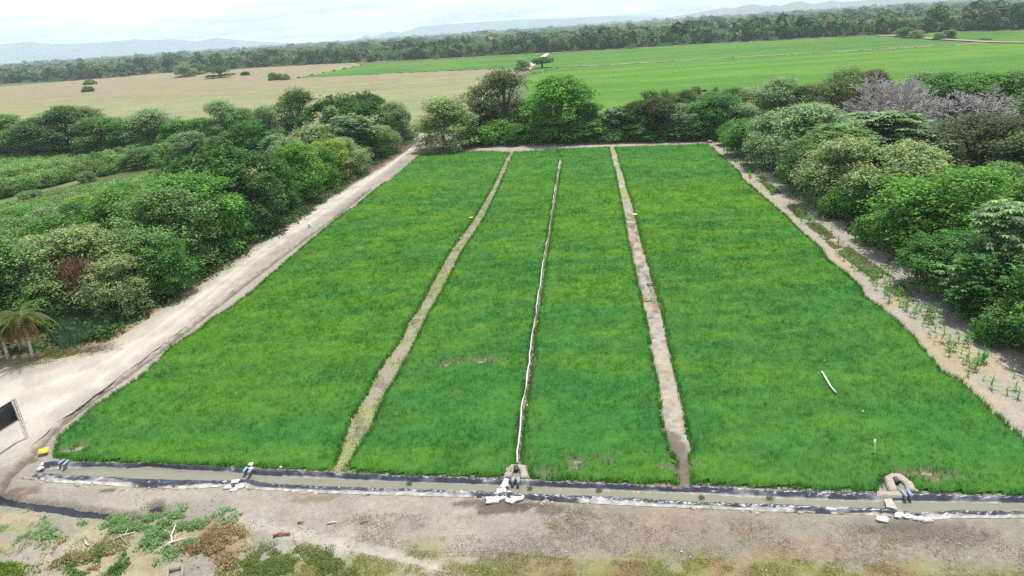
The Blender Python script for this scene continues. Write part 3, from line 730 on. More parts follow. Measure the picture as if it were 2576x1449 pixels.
def trunk_mesh(seed, lob, zlo, Ht, thick=.28, col=(.22, .19, .15)):
    r = np.random.default_rng(seed + 99); mb = MB()
    fork = max(1.2, zlo + (Ht - zlo) * .22)
    mb.tube([(0, 0, -.1), (.05, .03, fork * .5), (.1, -.05, fork)], [thick * 1.25, thick, thick * .85], 7, col)
    for c0, lr in sorted(lob, key=lambda t: -t[0][2])[:9]:
        m = np.array([c0[0] * .45, c0[1] * .45, fork + (c0[2] - fork) * .6])
        e = np.array(c0) * [1, 1, 1] + np.array([0, 0, lr * .3])
        mb.tube([(.1, -.05, fork - .1), m, e], [thick * .55, thick * .33, .04], 5, col, cap=False)
    return mb

PROTO = {}; PH = {'bush': 5.0, 'dome': 7.0, 'mushroom': 6.5}
def proto(kind, **kw):
    variants = []
    nvar = kw.pop('nvar', 2); bark = kw.pop('bark', (.22, .19, .15)); th = kw.pop('thick', .26)
    kw['Ht'] = PH.get(kind, 10.0)
    for v in range(nvar):
        seed = sum(map(ord, kind)) * 7 + v * 131
        V, F, C3, lob = crown_geo(seed, **kw)
        me = mesh_np('crown', V, [F], M['leaf'], C3, link=False)
        tm = trunk_mesh(seed, lob, kw.get('zlo', 1.0), kw['Ht'], th, bark).build('trunk', M['bark'], link=False)
        variants.append((me, tm))
    PROTO[kind] = variants
proto('mushroom', zlo=.7, nl=34, sub=80, per=9, size=.24, flat=.95, sig=.22, lobe=(.26, .36), nvar=1, thick=.4, skirt=False)
proto('dome', zlo=.6, nl=22, sub=80, per=9, size=.15, flat=.62, sig=.2, lobe=(.24, .36), nvar=2, thick=.4)
proto('leafy', zlo=.8, nl=24, sub=85, per=11, size=.15, nvar=5)
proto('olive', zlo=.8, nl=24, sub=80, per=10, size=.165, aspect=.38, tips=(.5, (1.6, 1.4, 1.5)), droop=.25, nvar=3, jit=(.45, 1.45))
proto('broad', zlo=1.4, nl=18, sub=60, per=9, size=.16, palm=True, lobe=(.26, .4), nvar=2, bark=(.36, .34, .31), thick=.16)
proto('fine', zlo=1.2, nl=22, sub=85, per=9, size=.13, sig=.24, aspect=.45, nvar=2, jit=(.5, 1.5), lobe=(.24, .42))
proto('bush', zlo=.1, nl=18, sub=70, per=9, size=.21, sig=.28, nvar=3, lobe=(.32, .5), thick=.12)

def bare_mesh(seed):
    r = np.random.default_rng(seed); mb = MB(); segs = []
    def grow(p, d, l, rad, dep):
        q = p + d * l
        segs.append((p, q, rad, rad * .7)); 
        if dep == 0: return
        for k in range(3 if dep > 1 else 5):
            nd = d + r.normal(0, .48, 3); nd[2] += .12; nd /= np.linalg.norm(nd)
            grow(p + d * l * r.uniform(.55, 1), nd, l * r.uniform(.62, .85), rad * .62, dep - 1)
    for k in range(5):
        a = k * 1.3 + r.uniform(0, .5); d = np.array([math.cos(a) * .6, math.sin(a) * .6, 1]); d /= np.linalg.norm(d)
        grow(np.array([0, 0, 1.2]), d, 3.0, .13, 5)
    segs.append((np.array([0, 0, -.1]), np.array([0, 0, 1.4]), .3, .24))
    P0 = np.array([s[0] for s in segs]); P1 = np.array([s[1] for s in segs]); Ra = np.array([max(s[2], .034) for s in segs]); Rb = np.array([max(s[3], .028) for s in segs])
    d = P1 - P0; d /= np.linalg.norm(d, axis=1)[:, None]
    a = np.cross(d, np.array([.3, .2, 1.0])); a /= np.linalg.norm(a, axis=1)[:, None]; b = np.cross(d, a)
    n = len(segs); V = np.empty((n, 6, 3))
    for k in range(3):
        o = math.cos(k * 2.094) * a + math.sin(k * 2.094) * b
        V[:, k] = P0 + o * Ra[:, None]; V[:, 3 + k] = P1 + o * Rb[:, None]
    F = np.array([(0, 1, 4, 3), (1, 2, 5, 4), (2, 0, 3, 5)])[None] + (np.arange(n) * 6)[:, None, None]
    V = V.reshape(-1, 3); hz = V[:, 2].max(); rr = np.percentile(np.hypot(V[:, 0], V[:, 1]), 97)
    V[:, 2] *= 10 / hz; V[:, :2] *= 4 / rr
    return mesh_np('branches', V, [F.reshape(-1, 4)], M['barebark'], np.ones((len(V), 3)), link=False)
M['barebark'] = mat_attr('bare_twigs', .9, [], None, .1, .0, True)
BARE_ME = [bare_mesh(5), bare_mesh(6)]

TINT = {  # natural leaf colours
    'dark': (0.062, 0.150, 0.028), 'green': (0.115, 0.28, 0.045), 'bright': (0.13, 0.33, 0.035), 'olive': (0.23, 0.32, 0.12),
    'grey': (0.20, 0.32, 0.14), 'brown': (0.12, 0.165, 0.06), 'yellow': (0.23, 0.35, 0.05), 'mid': (0.15, 0.28, 0.08), 'deep': (0.075, 0.21, 0.04)}
def place(x, yb, yt):
    b = P(x, yb); D = math.hypot(b[0], b[1]); return b, at_dist(x, yt, D)[2], math.hypot(D, H)
count = {}
def tree(x, yb, yt, w, kind, tint, label, cat='tree', name=None, group='trees around the rice field', var=None):
    if 1160 < x < 1835 and yb > 340:
        yb = min(yb, 372 - (x - 1120) * .0245 - 1 - (.5 * w * .8) * .17)
    b, h, slant = place(x, yb, yt)
    h = max(h, .8); rr = .54 * w / 2.5156 * slant / FPX
    q0 = np.array([[b[0], b[1]], [b[0] + .5, b[1]], [b[0], b[1] + .5]]); sd_ = -sdf(q0[:, 0], q0[:, 1], ROAD)
    need = rr * .82 + 2.0 - sd_[0]
    if 0 < need and sd_[0] > -3 and b[1] < 215:
        gr = (sd_[1:] - sd_[0]) / .5; gr /= np.linalg.norm(gr) + 1e-6; b[:2] += gr * min(need, 3.5)
    rz = random.uniform(0, 6.28)
    nm = name or {'dome': 'spreading_tree', 'mushroom': 'spreading_tree', 'leafy': 'leafy_tree', 'olive': 'pale_tree', 'broad': 'broadleaf_tree', 'fine': 'feathery_tree', 'bush': 'shrub', 'bare': 'bare_tree'}[kind]
    o = empty(nm, (b[0], b[1], 0), label, cat, group, rz, (rr / 3.9, rr / 3.9, h / PH.get(kind, 10.0)))
    j = random.uniform(.9, 1.1); t = TINT[tint] if isinstance(tint, str) else tint
    if kind == 'bare':
        c_ = bpy.data.objects.new('branches', BARE_ME[count.get('bare', 0) % 2]); C.objects.link(c_); c_.parent = o; c_.color = (*t, 1)
        count['bare'] = count.get('bare', 0) + 1
        return o
    vs = PROTO[kind]; k = count.get(kind, 0); count[kind] = k + 1
    cm, tm = vs[(var if var is not None else k) % len(vs)]
    c_ = bpy.data.objects.new('crown', cm); C.objects.link(c_); c_.parent = o; c_.color = (t[0] * j, t[1] * j, t[2] * j, 1)
    t_ = bpy.data.objects.new('trunk', tm); C.objects.link(t_); t_.parent = o
    return o

TREES = [
 # behind the field, left to right
 (1118,378,246,150,'olive','olive','pale yellow-green tree at the road junction by the field corner'),
 (1275,348,176,165,'fine','brown','tall dull olive round-topped tree behind the left bund'),
 (1410,355,192,165,'leafy','bright','tall bright green tree with a peaked crown behind the field'),
 (1340,345,250,110,'leafy','green','green tree filling the gap between the dull and the peaked tall trees'),
 (1222,352,262,80,'leafy','dark','dark green tree tucked left of the tall dull olive tree'),
 (1182,350,285,70,'olive','grey','small grey-green tree right of the junction tree'),
 (1488,352,262,85,'leafy','deep','dark green tree at the right foot of the peaked tree'),
 (1553,352,268,80,'broad','grey','grey-green big-leaved tree standing in the gap before the far green field'),
 (1607,350,256,95,'leafy','dark','dark rounded tree right of the big-leaved gap tree'),
 (1655,350,246,95,'leafy',(0.085,0.11,0.04),'tree with reddish dry tufts behind the top edge of the rice'),
 (1705,348,262,100,'olive','grey','grey-green tree behind the thick green vines'),
 (1762,345,258,105,'leafy','green','mid green tree near the top right field corner'),
 (1820,345,240,115,'leafy','deep','dark green tree straight behind the top right field corner'),
 (1630,300,228,58,'leafy','mid','small tree at the near edge of the far green field, rounded top'),
 (1672,292,230,42,'bush','mid','small bush in the rough strip before the far green field'),
 (1722,290,226,50,'leafy','mid','spindly young tree in the rough strip before the far field'),
 (1790,280,232,60,'leafy','green','small green tree in the rough strip left of the right wood'),
 (1842,285,222,60,'leafy','deep','dark little tree beyond the rough grass strip'),
 (1893,300,222,110,'olive','grey','pale grey-green tree at the left end of the right wood'),
 (1962,330,198,130,'olive','grey','pale tree with bare grey twigs at the top of the right wood'),
 (2025,325,218,85,'leafy','dark','small dark green tree in front of the brown-green wood tree'),
 (2120,330,176,150,'fine','brown','brown-green wood tree left of the bare grey trees'),
 (2175,316,180,85,'leafy','brown','second brown-green tree touching the bare grey crown'),
 (2375,290,184,115,'leafy','green','green tree behind the two bare grey trees'),
 (2320,270,180,90,'olive','grey','faint grey-green tree at the back of the wood above the bare tree'),
 (2485,300,186,120,'leafy','green','round green tree right of the bare grey trees'),
 (2560,300,178,120,'leafy','mid','mid green tree at the right frame edge near the far field'),
 (2430,275,186,70,'leafy','dark','narrow dark tree at the back edge of the right wood'),
 (2640,330,170,150,'leafy','mid','tree at the back right corner of the wood'),
 # right wood
 (1880,392,300,105,'leafy','green','green tree at the near left end of the right wood beside the track'),
 (1862,352,262,90,'olive','grey','grey-green tree over the track entrance at the field corner'),
 (1945,420,285,130,'olive','grey','grey-green tree overhanging the first shadow on the right track'),
 (2035,440,262,180,'olive','grey','wide grey-green tree in the middle of the near right row'),
 (2210,420,284,240,'broad','grey','very wide umbrella tree with big grey-green leaves'),
 (2090,470,318,180,'broad','mid','green big-leaved tree in front of the umbrella tree'),
 (2110,520,352,165,'olive','olive','pale yellow-green tree leaning over the track'),
 (2250,560,362,190,'olive','olive','large pale yellow-green tree left of the bright feathery tree'),
 (2030,480,345,120,'leafy','mid','mid green low tree beside the track under the grey-green trees'),
 (2180,560,430,120,'leafy','deep','dark green tree under the pale leaning tree'),
 (2440,450,292,230,'fine',(.085,.11,.045),'large dark brown-green tree behind the bright feathery tree'),
 (2555,470,300,170,'leafy',(.08,.105,.045),'dark brown-green tree at the right frame edge'),
 (2650,520,330,220,'leafy','brown','brown-green tree cut by the right frame edge'),
 (2375,640,428,290,'fine','bright','big bright green feathery tree on the right'),
 (2290,640,500,130,'leafy','green','green shrubby tree at the left foot of the feathery tree'),
 (2500,560,410,130,'leafy','mid','mid green tree between the feathery tree and the frame edge'),
 (2530,775,515,230,'broad','grey','tall slender-stemmed tree with big hand-shaped leaves at right'),
 (2385,730,590,170,'leafy','deep','dark green tree under the feathery tree beside the track'),
 (2640,700,450,220,'leafy','green','green tree cut off by the right frame edge above the track'),
 (2470,800,640,130,'broad','deep','dark big-leaved sapling over the track shadow'),
 (2580,850,690,150,'leafy','mid','low green tree at the right frame edge beside the dry grass'),
 (2720,900,600,240,'leafy','green','tree outside the right edge shading the track'),
 (2330,560,420,140,'leafy','deep','dark tree behind the pale yellow-green tree'),
 # left of the road, far to near
 (765,365,224,120,'fine','dark','dark rounded tree at the left of the big dome by the tan field'),
 (870,375,238,185,'dome',(0.045,0.12,0.02),'wide dome-shaped green tree in front of the tan field'),
 (930,345,228,115,'dome','dark','flat-topped dark tree behind the wide dome tree'),
 (848,395,268,62,'broad','grey','thin big-leaved tree with pale spots rising before the dome tree'),
 (995,352,254,72,'olive','olive','pale flowering tree at the right end of the left row'),
 (1020,356,272,50,'leafy','grey','small grey-green tree beside the road junction'),
 (893,405,290,110,'broad','grey','grey-green big-leaved tree in the middle of the left row'),
 (985,385,315,85,'olive','olive','pale tree overhanging the road near the junction'),
 (945,400,320,85,'fine',(0.05,0.13,0.02),'fine-leaved green tree beside the road near the junction'),
 (910,440,345,105,'olive','olive','yellowish pale tree above the road verge'),
 (862,462,352,110,'leafy','yellow','yellow-green tree along the road verge'),
 (806,410,312,118,'olive','olive','pale yellow-green flowering tree behind the road row'),
 (798,505,362,115,'leafy','bright','bright green tree beside the road between pale and dark trees'),
 (832,475,372,80,'leafy','green','green tree close to the road left of the yellow-green one'),
 (703,420,338,80,'broad','grey','greyish big-leaved tree above the dark dome tree'),
 (682,385,266,66,'olive','grey','pale slender tree left of the dark rounded tree'),
 (735,430,345,80,'olive','grey','pale grey tree between the grey broadleaf and the flowering tree'),
 (600,575,362,250,'dome','dark','big dark green dome tree on the left of the road'),
 (700,585,440,130,'leafy',(0.075,0.15,0.04),'yellowish green tree at the right foot of the dark dome tree'),
 (752,535,400,90,'leafy','deep','dark green tree squeezed behind the bright roadside tree'),
 (545,640,432,190,'leafy','green','wide fresh green tree below the dark dome tree'),
 (610,610,490,110,'leafy','deep','dark green tree on the verge in the dome tree shade'),
 (455,690,470,190,'leafy','mid','mid green tree over the roadside shade'),
 (330,660,470,160,'leafy','green','loose green tree inland of the roadside row'),
 (395,745,575,160,'leafy','mid','green tree beside the dead brown vines'),
 (245,770,562,190,'olive','olive','large pale yellow-green tree draped with brown vines'),
 (330,790,640,130,'olive','olive','low pale yellow-green tree at the foot of the vines'),
 (70,800,592,190,'fine','mid','soft grey-green tree at the left frame edge'),
 (150,800,680,130,'leafy','mid','green tree behind the palms'),
 (-40,820,560,200,'leafy','mid','green tree cut off by the left frame edge'),
 (170,690,540,120,'leafy','green','loose green shrub-tree above the pale vine tree'),
 (60,660,545,110,'leafy','mid','scrubby green tree near the left frame edge above the grey-green one'),
 (500,740,600,110,'leafy','deep','dark green low tree in the roadside shade left of the verge'),
 (230,640,505,90,'leafy','deep','deep green clump below the banana plants'),
 # belt behind the weedy plot
 (20,385,288,120,'leafy','green','green tree at the far left of the belt along the tan field'),
 (105,385,296,110,'leafy','mid','mid green tree second from the left end of the belt'),
 (185,382,266,130,'leafy',(0.085,0.16,0.05),'light green tallest tree of the left belt'),
 (245,380,266,60,'olive','olive','thin pale tree poking out of the left belt'),
 (268,385,292,110,'leafy','mid','loose green tree in the belt before the tan field'),
 (330,385,300,90,'leafy','deep','dark green low tree in the left belt'),
 (395,382,271,110,'olive','grey','greyish spreading tree in the left belt'),
 (455,380,302,90,'leafy','green','green tree with a banana plant sticking up beside it'),
 (515,375,297,95,'leafy','green','green tree left of the tall pale belt tree'),
 (572,372,250,90,'olive','grey','tall pale grey-green tree in the left belt'),
 (625,370,272,75,'leafy','mid','green tree right of the tall pale belt tree'),
 (640,395,305,90,'leafy','deep','dark tree behind the greyish shrubs'),
 (480,405,332,80,'leafy','grey','grey-green round shrub-tree before the belt'),
 (-60,390,290,120,'leafy','mid','belt tree beyond the left frame edge'),
 (585,400,330,80,'leafy','mid','mid green tree behind the dark dome tree'),
 # inside the plot
 (280,610,500,115,'leafy','mid','scrubby tree above the loose green shrub-tree, under the lime grass'),
 (385,605,478,125,'leafy','green','green tree left of the dark dome tree foot'),
 (140,625,520,100,'olive','grey','greyish scrub tree left of the banana plants'),
 (60,600,525,90,'leafy','green','low green tree at the left frame edge under the grass strip'),
 (335,565,462,90,'leafy','deep','dark leafy clump beside the lime green weeds'),
 (430,600,468,110,'broad','grey','grey-green tree with broad leaves left of the dome tree'),
 (30,700,575,130,'leafy','mid','scrubby tree at the left edge above the palms'),
 (110,720,590,110,'olive','olive','pale scrub tree between the left edge and the vine tree'),
 (230,600,490,80,'leafy','yellow','yellow-green scrub tree right of the banana plants'),
 (500,560,440,90,'leafy','green','fresh green tree wedged under the dome tree on its left'),
 (-20,650,540,120,'leafy','mid','scrub tree cut by the left frame edge'),
 (355,426,372,76,'leafy','mid','round bush-tree beside the hedge rows'),
 # lone trees in the far fields
 (1364,173,144,50,'mushroom','deep','dark mushroom-shaped tree alone beside the farm road'),
 (1312,180,148,40,'olive','olive','thin pale tree beside the dark mushroom-shaped tree'),
 (1397,131,101,32,'leafy',(0.13,0.12,0.06),'brownish tree at the far end of the farm road'),
 (468,196,161,46,'olive','olive','pale round tree on the tan field'),
 (495,190,160,36,'leafy','green','flat green tree beside the pale tree on the tan field'),
 (556,198,165,64,'dome','dark','dark spreading tree alone on the tan field'),
 (2273,96,70,36,'leafy','green','green tree where the far track starts at right'),
 (2306,97,76,28,'olive','olive','small pale tree along the far right track'),
 (2360,100,82,26,'olive','olive','low greyish tree on the far right track'),
 (2385,98,76,28,'leafy','mid','small rounded tree on the far right track'),
]
for t in TREES: tree(*t)
SHR = [
 (618,192,181,20,'bush','dark','small dark bush alone right of the spreading tree'),
 (228,215,201,26,'bush','mid','upper of two small bushes on the tan field'),
 (222,234,218,24,'bush','dark','lower of two small bushes on the tan field'),
 (688,205,184,22,'bush','green','left bush of the clump at the tip of the green field'),
 (706,204,186,18,'bush','mid','middle bush of the clump at the tip of the green field'),
 (720,204,187,20,'bush','olive','right bush of the clump at the tip of the green field'),
 (1750,240,219,24,'bush','olive','pale round bush in the far edge of the rough strip'),
 (1800,240,220,16,'bush','yellow','yellowish bush in the rough strip'),
 (1255,368,306,88,'bush','bright','light green bush at the foot of the dull olive tree'),
 (1300,370,312,76,'leafy','green','green bush behind the rice between the two tallest trees'),
 (1365,368,300,70,'leafy','green','green bush in front of the peaked tree'),
 (1440,365,305,90,'leafy','deep','dark green bush right of the peaked tree foot'),
 (1500,364,300,80,'leafy','green','green bush below the right shoulder of the peaked tree'),
 (1545,366,322,70,'bush','mid','low bush behind the top end of the bare bund'),
 (1590,362,308,80,'leafy','green','round bush right of the bare bund end'),
 (1650,364,322,110,'bush','green','sprawling vine-covered bush near the top right'),
 (1725,362,310,125,'bush',(0.06,0.17,0.05),'dense blue-green bush left of the field corner'),
 (1800,358,310,70,'bush','deep','dark bush right of the corner marker board'),
 (1205,370,320,70,'leafy','green','bush between the junction tree and the light green bush'),
 (1840,365,310,60,'bush','green','bright bush at the start of the right track'),
 (275,440,414,42,'bush','mid','small round shrub before the hedge row'),
 (222,460,432,34,'bush','grey','small grey shrub at the foot of the hedge row'),
 (428,418,390,22,'bush','green','slim sapling right of the round bush-tree'),
 (404,424,404,20,'bush','green','low sapling between the round bush-tree and slim sapling'),
 (80,500,480,44,'bush','grey','grey-green shrub at the lower left of the hedge row'),
 (2500,860,790,80,'bush','deep','dark shrub at the wood edge under the big-leaved sapling'),
 (2100,545,480,70,'bush','green','green shrub at the wood edge beside the track bend'),
 (2200,610,545,80,'bush','green','green shrub at the wood edge below the pale tree'),
]
for s in SHR: tree(*s, name='shrub', cat='shrub', group='shrubs around the rice field')
tree(2238,352,168,185,'bare',(.41,.385,.375),'large leafless grey-lilac tree in the right wood')
tree(2205,345,250,130,'bare',(.42,.38,.385),'lower leafless grey tree left below the large leafless one')
tree(2412,350,210,170,'bare',(.40,.375,.365),'leafless grey tree at the right of the two bare crowns')
tree(2325,410,300,110,'bare',(.27,.24,.24),'leafless brownish twiggy tree before the brown-green mass')
tree(2585,520,460,60,'bare',(.40,.375,.365),'leafless grey treetop at the right frame edge')
tree(1150,292,236,70,'bare',(.36,.28,.24),'reddish leafless bush beside the farm road')
tree(1940,300,212,70,'bare',(.46,.43,.42),'wispy grey twigs above the pale tree of the right wood')

# hedge rows on the left plot: each bush its own
def row_bushes(a, b, n, h, w, tint, label, group):
    A = P(*a); B = P(*b)
    for k in range(n):
        q = A + (B - A) * (k + random.uniform(-.2, .2)) / (n - 1)
        o = empty('hedge_bush', (q[0], q[1], 0), label, 'bush', group, random.uniform(0, 6), (w / 3.9 * random.uniform(.85, 1.2),) * 2 + (h / 5 * random.uniform(.85, 1.15),))
        me, tm = PROTO['bush'][k % 3]
        c_ = bpy.data.objects.new('crown', me); C.objects.link(c_); c_.parent = o
        j = random.uniform(.9, 1.6); t = TINT[tint]; c_.color = (t[0] * j * random.uniform(.8, 1.3), t[1] * j, t[2] * j, 1)
row_bushes((-30,505), (435,392), 32, 3.7, 2.5, 'mid', 'dark leafy bush in the long hedge row across the weedy plot', 'bushes of the long hedge row')
row_bushes((-30,480), (420,380), 28, 3.4, 2.3, 'mid', 'bush in the back line of the long hedge row', 'back bushes of the long hedge row')

# weeds, undergrowth on the left plot and woods
def bush_mass(name, poly, n, hr, cols, seed, lab, size=.3, per=34, thr=0, cat='undergrowth'):
    r = np.random.default_rng(seed); q = scatter_poly(PP(poly), n, seed)
    if thr: q = q[fbm(q[:, 0] * .12, q[:, 1] * .12, seed) > thr]
    n = len(q); hh = r.uniform(*hr, n)
    d = rand_dirs(n * per, r).reshape(n, per, 3); d[..., 2] = np.abs(d[..., 2])
    ctr = np.concatenate([q, np.zeros((n, 1))], 1)[:, None] + d * np.stack([hh * 1.0, hh * 1.0, hh], -1)[:, None] * r.uniform(.6, 1.05, (n, per, 1))
    cc = (np.array(cols)[r.integers(0, len(cols), n)] * r.uniform(.8, 1.2, n)[:, None])[:, None] * r.uniform(.6, 1.4, (n, per, 1))
    nn = d * .7 + np.array([0, 0, .5]) + r.normal(0, .45, d.shape)
    V, F, C3 = cards(ctr.reshape(-1, 3), nn.reshape(-1, 3), r.uniform(.6, 1.2, n * per) * size, .5, cc.reshape(-1, 3), seed)
    return tag(mesh_np(name, V, [F], M['weed'], C3), lab, cat, kind='stuff')
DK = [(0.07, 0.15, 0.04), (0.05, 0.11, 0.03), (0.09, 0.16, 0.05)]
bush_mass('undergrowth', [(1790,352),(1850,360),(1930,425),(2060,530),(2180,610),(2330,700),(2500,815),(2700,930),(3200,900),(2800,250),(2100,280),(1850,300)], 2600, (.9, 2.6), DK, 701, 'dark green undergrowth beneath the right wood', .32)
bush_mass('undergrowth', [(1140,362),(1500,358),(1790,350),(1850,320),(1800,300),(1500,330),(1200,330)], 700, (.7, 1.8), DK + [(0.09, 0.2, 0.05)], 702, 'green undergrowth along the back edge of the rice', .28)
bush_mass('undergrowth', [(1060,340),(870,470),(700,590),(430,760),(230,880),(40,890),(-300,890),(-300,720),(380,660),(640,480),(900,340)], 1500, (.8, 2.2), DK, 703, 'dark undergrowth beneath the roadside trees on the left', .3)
bush_mass('weed_thicket', [(-60,380),(450,350),(470,362),(300,392),(-60,452)], 2200, (.7, 1.5), [(0.20, 0.38, 0.10), (0.25, 0.42, 0.12), (0.16, 0.32, 0.09)], 704, 'tall green weeds behind the hedge row', .22, 30)
bush_mass('weed_thicket', [(-60,530),(60,505),(330,450),(440,425),(430,470),(300,530),(380,600),(200,640),(-60,660)], 2600, (.5, 1.3), [(0.18, 0.35, 0.09), (0.24, 0.40, 0.11), (0.13, 0.27, 0.07)], 705, 'mixed green scrub between the hedge row and the roadside trees', .24, 30, .42)
bush_mass('weed_thicket', [(290,470),(330,440),(420,415),(450,430),(440,470),(330,500)], 700, (.35, .7), [(0.20, 0.32, 0.03), (0.16, 0.28, 0.03)], 706, 'lime green patch of soft weeds below the sapling', .16, 26)
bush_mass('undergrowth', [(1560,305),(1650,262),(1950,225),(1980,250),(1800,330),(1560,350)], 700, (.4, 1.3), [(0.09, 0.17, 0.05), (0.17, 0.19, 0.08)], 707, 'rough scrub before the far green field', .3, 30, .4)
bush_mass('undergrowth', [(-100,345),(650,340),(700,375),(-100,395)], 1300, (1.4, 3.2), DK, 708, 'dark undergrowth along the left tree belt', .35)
r_ = np.random.default_rng(77)   # yellow blooms
q = scatter_poly(PP([(-60,385),(440,352),(460,362),(250,390),(-60,420)]), 900, 78); q = q[fbm(q[:, 0] * .15, q[:, 1] * .15, 79) > .5]; n = len(q)
V, F, C3 = cards(np.c_[q, r_.uniform(.9, 1.3, n)], np.c_[r_.normal(0, .4, (n, 2)), np.ones(n)], .13, .7, np.tile([.62, .45, .03], (n, 1)), 5)
tag(mesh_np('blossoms', V, [F], M['weed'], C3), 'small yellow blooms over the tall weeds', 'flowers', kind='stuff')
def grass_zone(name, poly, n, h, w, cols, seed, lab, thr=0, fs=.3, lean=.6):
    r = np.random.default_rng(seed); q = scatter_poly(PP(poly), n, seed)
    if thr: q = q[fbm(q[:, 0] * fs, q[:, 1] * fs, seed) > thr]
    n = len(q); cc = np.array(cols)[r.integers(0, len(cols), n)] * r.uniform(.7, 1.3, n)[:, None]
    V, F, C3 = blades(q[:, 0], q[:, 1], np.full(n, -.02), r.uniform(*h, n), np.full(n, w) * r.uniform(.7, 1.3, n), lean, cc, seed)
    return tag(mesh_np(name, V, [F], M['weed'], C3), lab, 'grass', kind='stuff')
grass_zone('grass', [(-60,580),(80,492),(440,405),(470,375),(500,380),(440,440),(300,480),(100,560),(-60,620)], 45000, (.25, .7), .13, [(0.36, 0.37, 0.17), (0.26, 0.34, 0.12), (0.42, 0.4, 0.24)], 801, 'dry yellow-green grass strip below the hedge row')
grass_zone('grass', [(140,862),(150,820),(200,798),(290,795),(315,800),(250,850),(160,880)], 6000, (.9, 1.7), .08, [(0.11, 0.21, 0.12), (0.14, 0.25, 0.14), (0.08, 0.16, 0.08)], 802, 'tall blue-green reedy grass beside the palms', lean=.5)
grass_zone('grass', [(90,880),(160,880),(260,850),(300,840),(230,885),(140,905)], 3000, (.15, .4), .07, [(0.16, 0.26, 0.07), (0.3, 0.3, 0.12)], 803, 'short grass on the verge in front of the palms')
grass_zone('dry_grass', [(1062,345),(700,580),(520,700),(300,850),(150,905),(-60,925),(-60,905),(150,890),(300,830),(480,700),(700,560),(1000,370)], 22000, (.1, .35), .08, [(0.45, 0.38, 0.22), (0.36, 0.3, 0.17), (0.25, 0.26, 0.1)], 804, 'dry straw grass along the road verge under the trees', .45, .35)
grass_zone('dry_grass', [(2120,560),(2260,640),(2350,690),(2480,790),(2600,870),(2700,960),(2700,900),(2600,820),(2450,740),(2330,660),(2180,570)], 12000, (.5, 1.3), .07, [(0.42, 0.36, 0.2), (0.34, 0.3, 0.15), (0.2, 0.2, 0.09)], 805, 'tall pale dry grass at the foot of the right wood', .4, .25)
grass_zone('grass', [(1160,372),(1175,352),(1205,354),(1210,366)], 1500, (.5, 1.1), .1, [(0.33, 0.36, 0.13), (0.24, 0.3, 0.1)], 806, 'yellowish tall grass clump by the field corner')
grass_zone('dry_grass', [(1230,368),(1500,363),(1780,354),(1780,349),(1500,356),(1230,361)], 4500, (.15, .45), .1, [(0.42, 0.34, 0.22), (0.35, 0.29, 0.19)], 807, 'dry brown grass between the far track and the bushes')
grass_zone('grass', [(1030,330),(1080,322),(1120,330),(1080,338)], 2500, (.8, 1.6), .12, [(0.2, 0.3, 0.1), (0.28, 0.33, 0.13)], 808, 'tall green grass beside the road junction')

# dead brown vines hanging on the pale tree
mb = MB(); p0, h0, _ = place(262, 775, 618)
for k in range(420):
    a = random.gauss(.5, 1.9); b_ = random.uniform(-.5, .5); z1 = h0 * random.uniform(.75, 1.02) * (1 - .02 * a * a)
    x0 = p0[0] + a; y0 = p0[1] - 3.4 + b_ + .1 * a * a; z2 = max(.2, z1 - random.uniform(.8, 3.8))
    mb.tube([(x0, y0, z1), (x0 + random.gauss(0, .3), y0 - .35, (z1 + z2) / 2), (x0 + random.gauss(0, .4), y0 - .15, z2)], .035, 3, random.choice([(.24, .14, .09), (.3, .19, .12), (.2, .13, .09)]), cap=False)
tag(mb.build('dead_vines', M['bark']), 'tangle of dead reddish brown vines hanging on the pale tree', 'vines')

# palms
def frond_mesh(seed, L=3.5, dead=False):
    r = np.random.default_rng(seed); t = np.linspace(0, 1, 18)
    drop = 2.0 if dead else 1.45
    x = L * (t - .12 * t * t); z = L * (.42 * t - drop * .75 * t * t); V = []; F = []; Cc = []; n = 0
    for i in range(1, 18):
        for sgn in (-1, 1):
            ll = .75 * math.sin(math.pi * min(1, .15 + t[i] * .85)) + .12
            a = np.array([x[i], 0, z[i]]); e = a + np.array([ll * .45, sgn * ll * .75, -ll * .45 - r.random() * .1]); w = np.array([.10, 0, .02])
            V += [a - w, a + w, e]; F.append((n, n + 1, n + 2)); n += 3
            c = (.27, .19, .07) if (dead or (r.random() < t[i] * .35)) else (.12, .20, .06)
            Cc += [c] * 3
    V = np.array(V); Cc = np.array(Cc)
    mb = MB(); mb.tube([(x[i], 0, z[i]) for i in range(0, 18, 3)], [.05, .045, .04, .03, .025, .02], 4, (.4, .34, .14))
    V = np.vstack([V, mb.V[0]]); Cc = np.vstack([Cc, mb.C[0]]); return mesh_np('frond', V, [np.array(F), np.array(mb.F[4]) + n], M['weed'], Cc, link=False)
FR = [frond_mesh(1), frond_mesh(2, 2.9), frond_mesh(3, 2.4), frond_mesh(4, 2.0, True)]
def palm(x, yb, yt, lab, s=1.0):
    b, h, _ = place(x, yb, yt); h *= .74
    o = empty('palm_tree', (b[0], b[1], 0), lab, 'palm tree', 'palms at the road bend')
    mb = MB(); mb.tube([(0, 0, -.1), (.08, .04, h * .3), (.12, .1, h * .65), (.1, .05, h)], [.2, .15, .13, .12], 8, (.42, .38, .33)); mb.build('trunk', M['bark'], o)
    for k in range(30):
        f_ = bpy.data.objects.new('frond', FR[3] if k > 17 else FR[k % 3]); C.objects.link(f_); f_.parent = o
        f_.location = (.1, .05, h - .5 * random.random()); f_.rotation_euler = (random.uniform(-.2, .2), random.uniform(-.9, .25) if k <= 17 else .35, k * 2.4 + random.uniform(-.2, .2)); f_.scale = (s,) * 3
palm(84, 903, 745, 'taller palm with orange-brown drooping fronds beside the reedy grass')
palm(22, 908, 765, 'palm with drooping browning fronds at the left frame edge', .9)
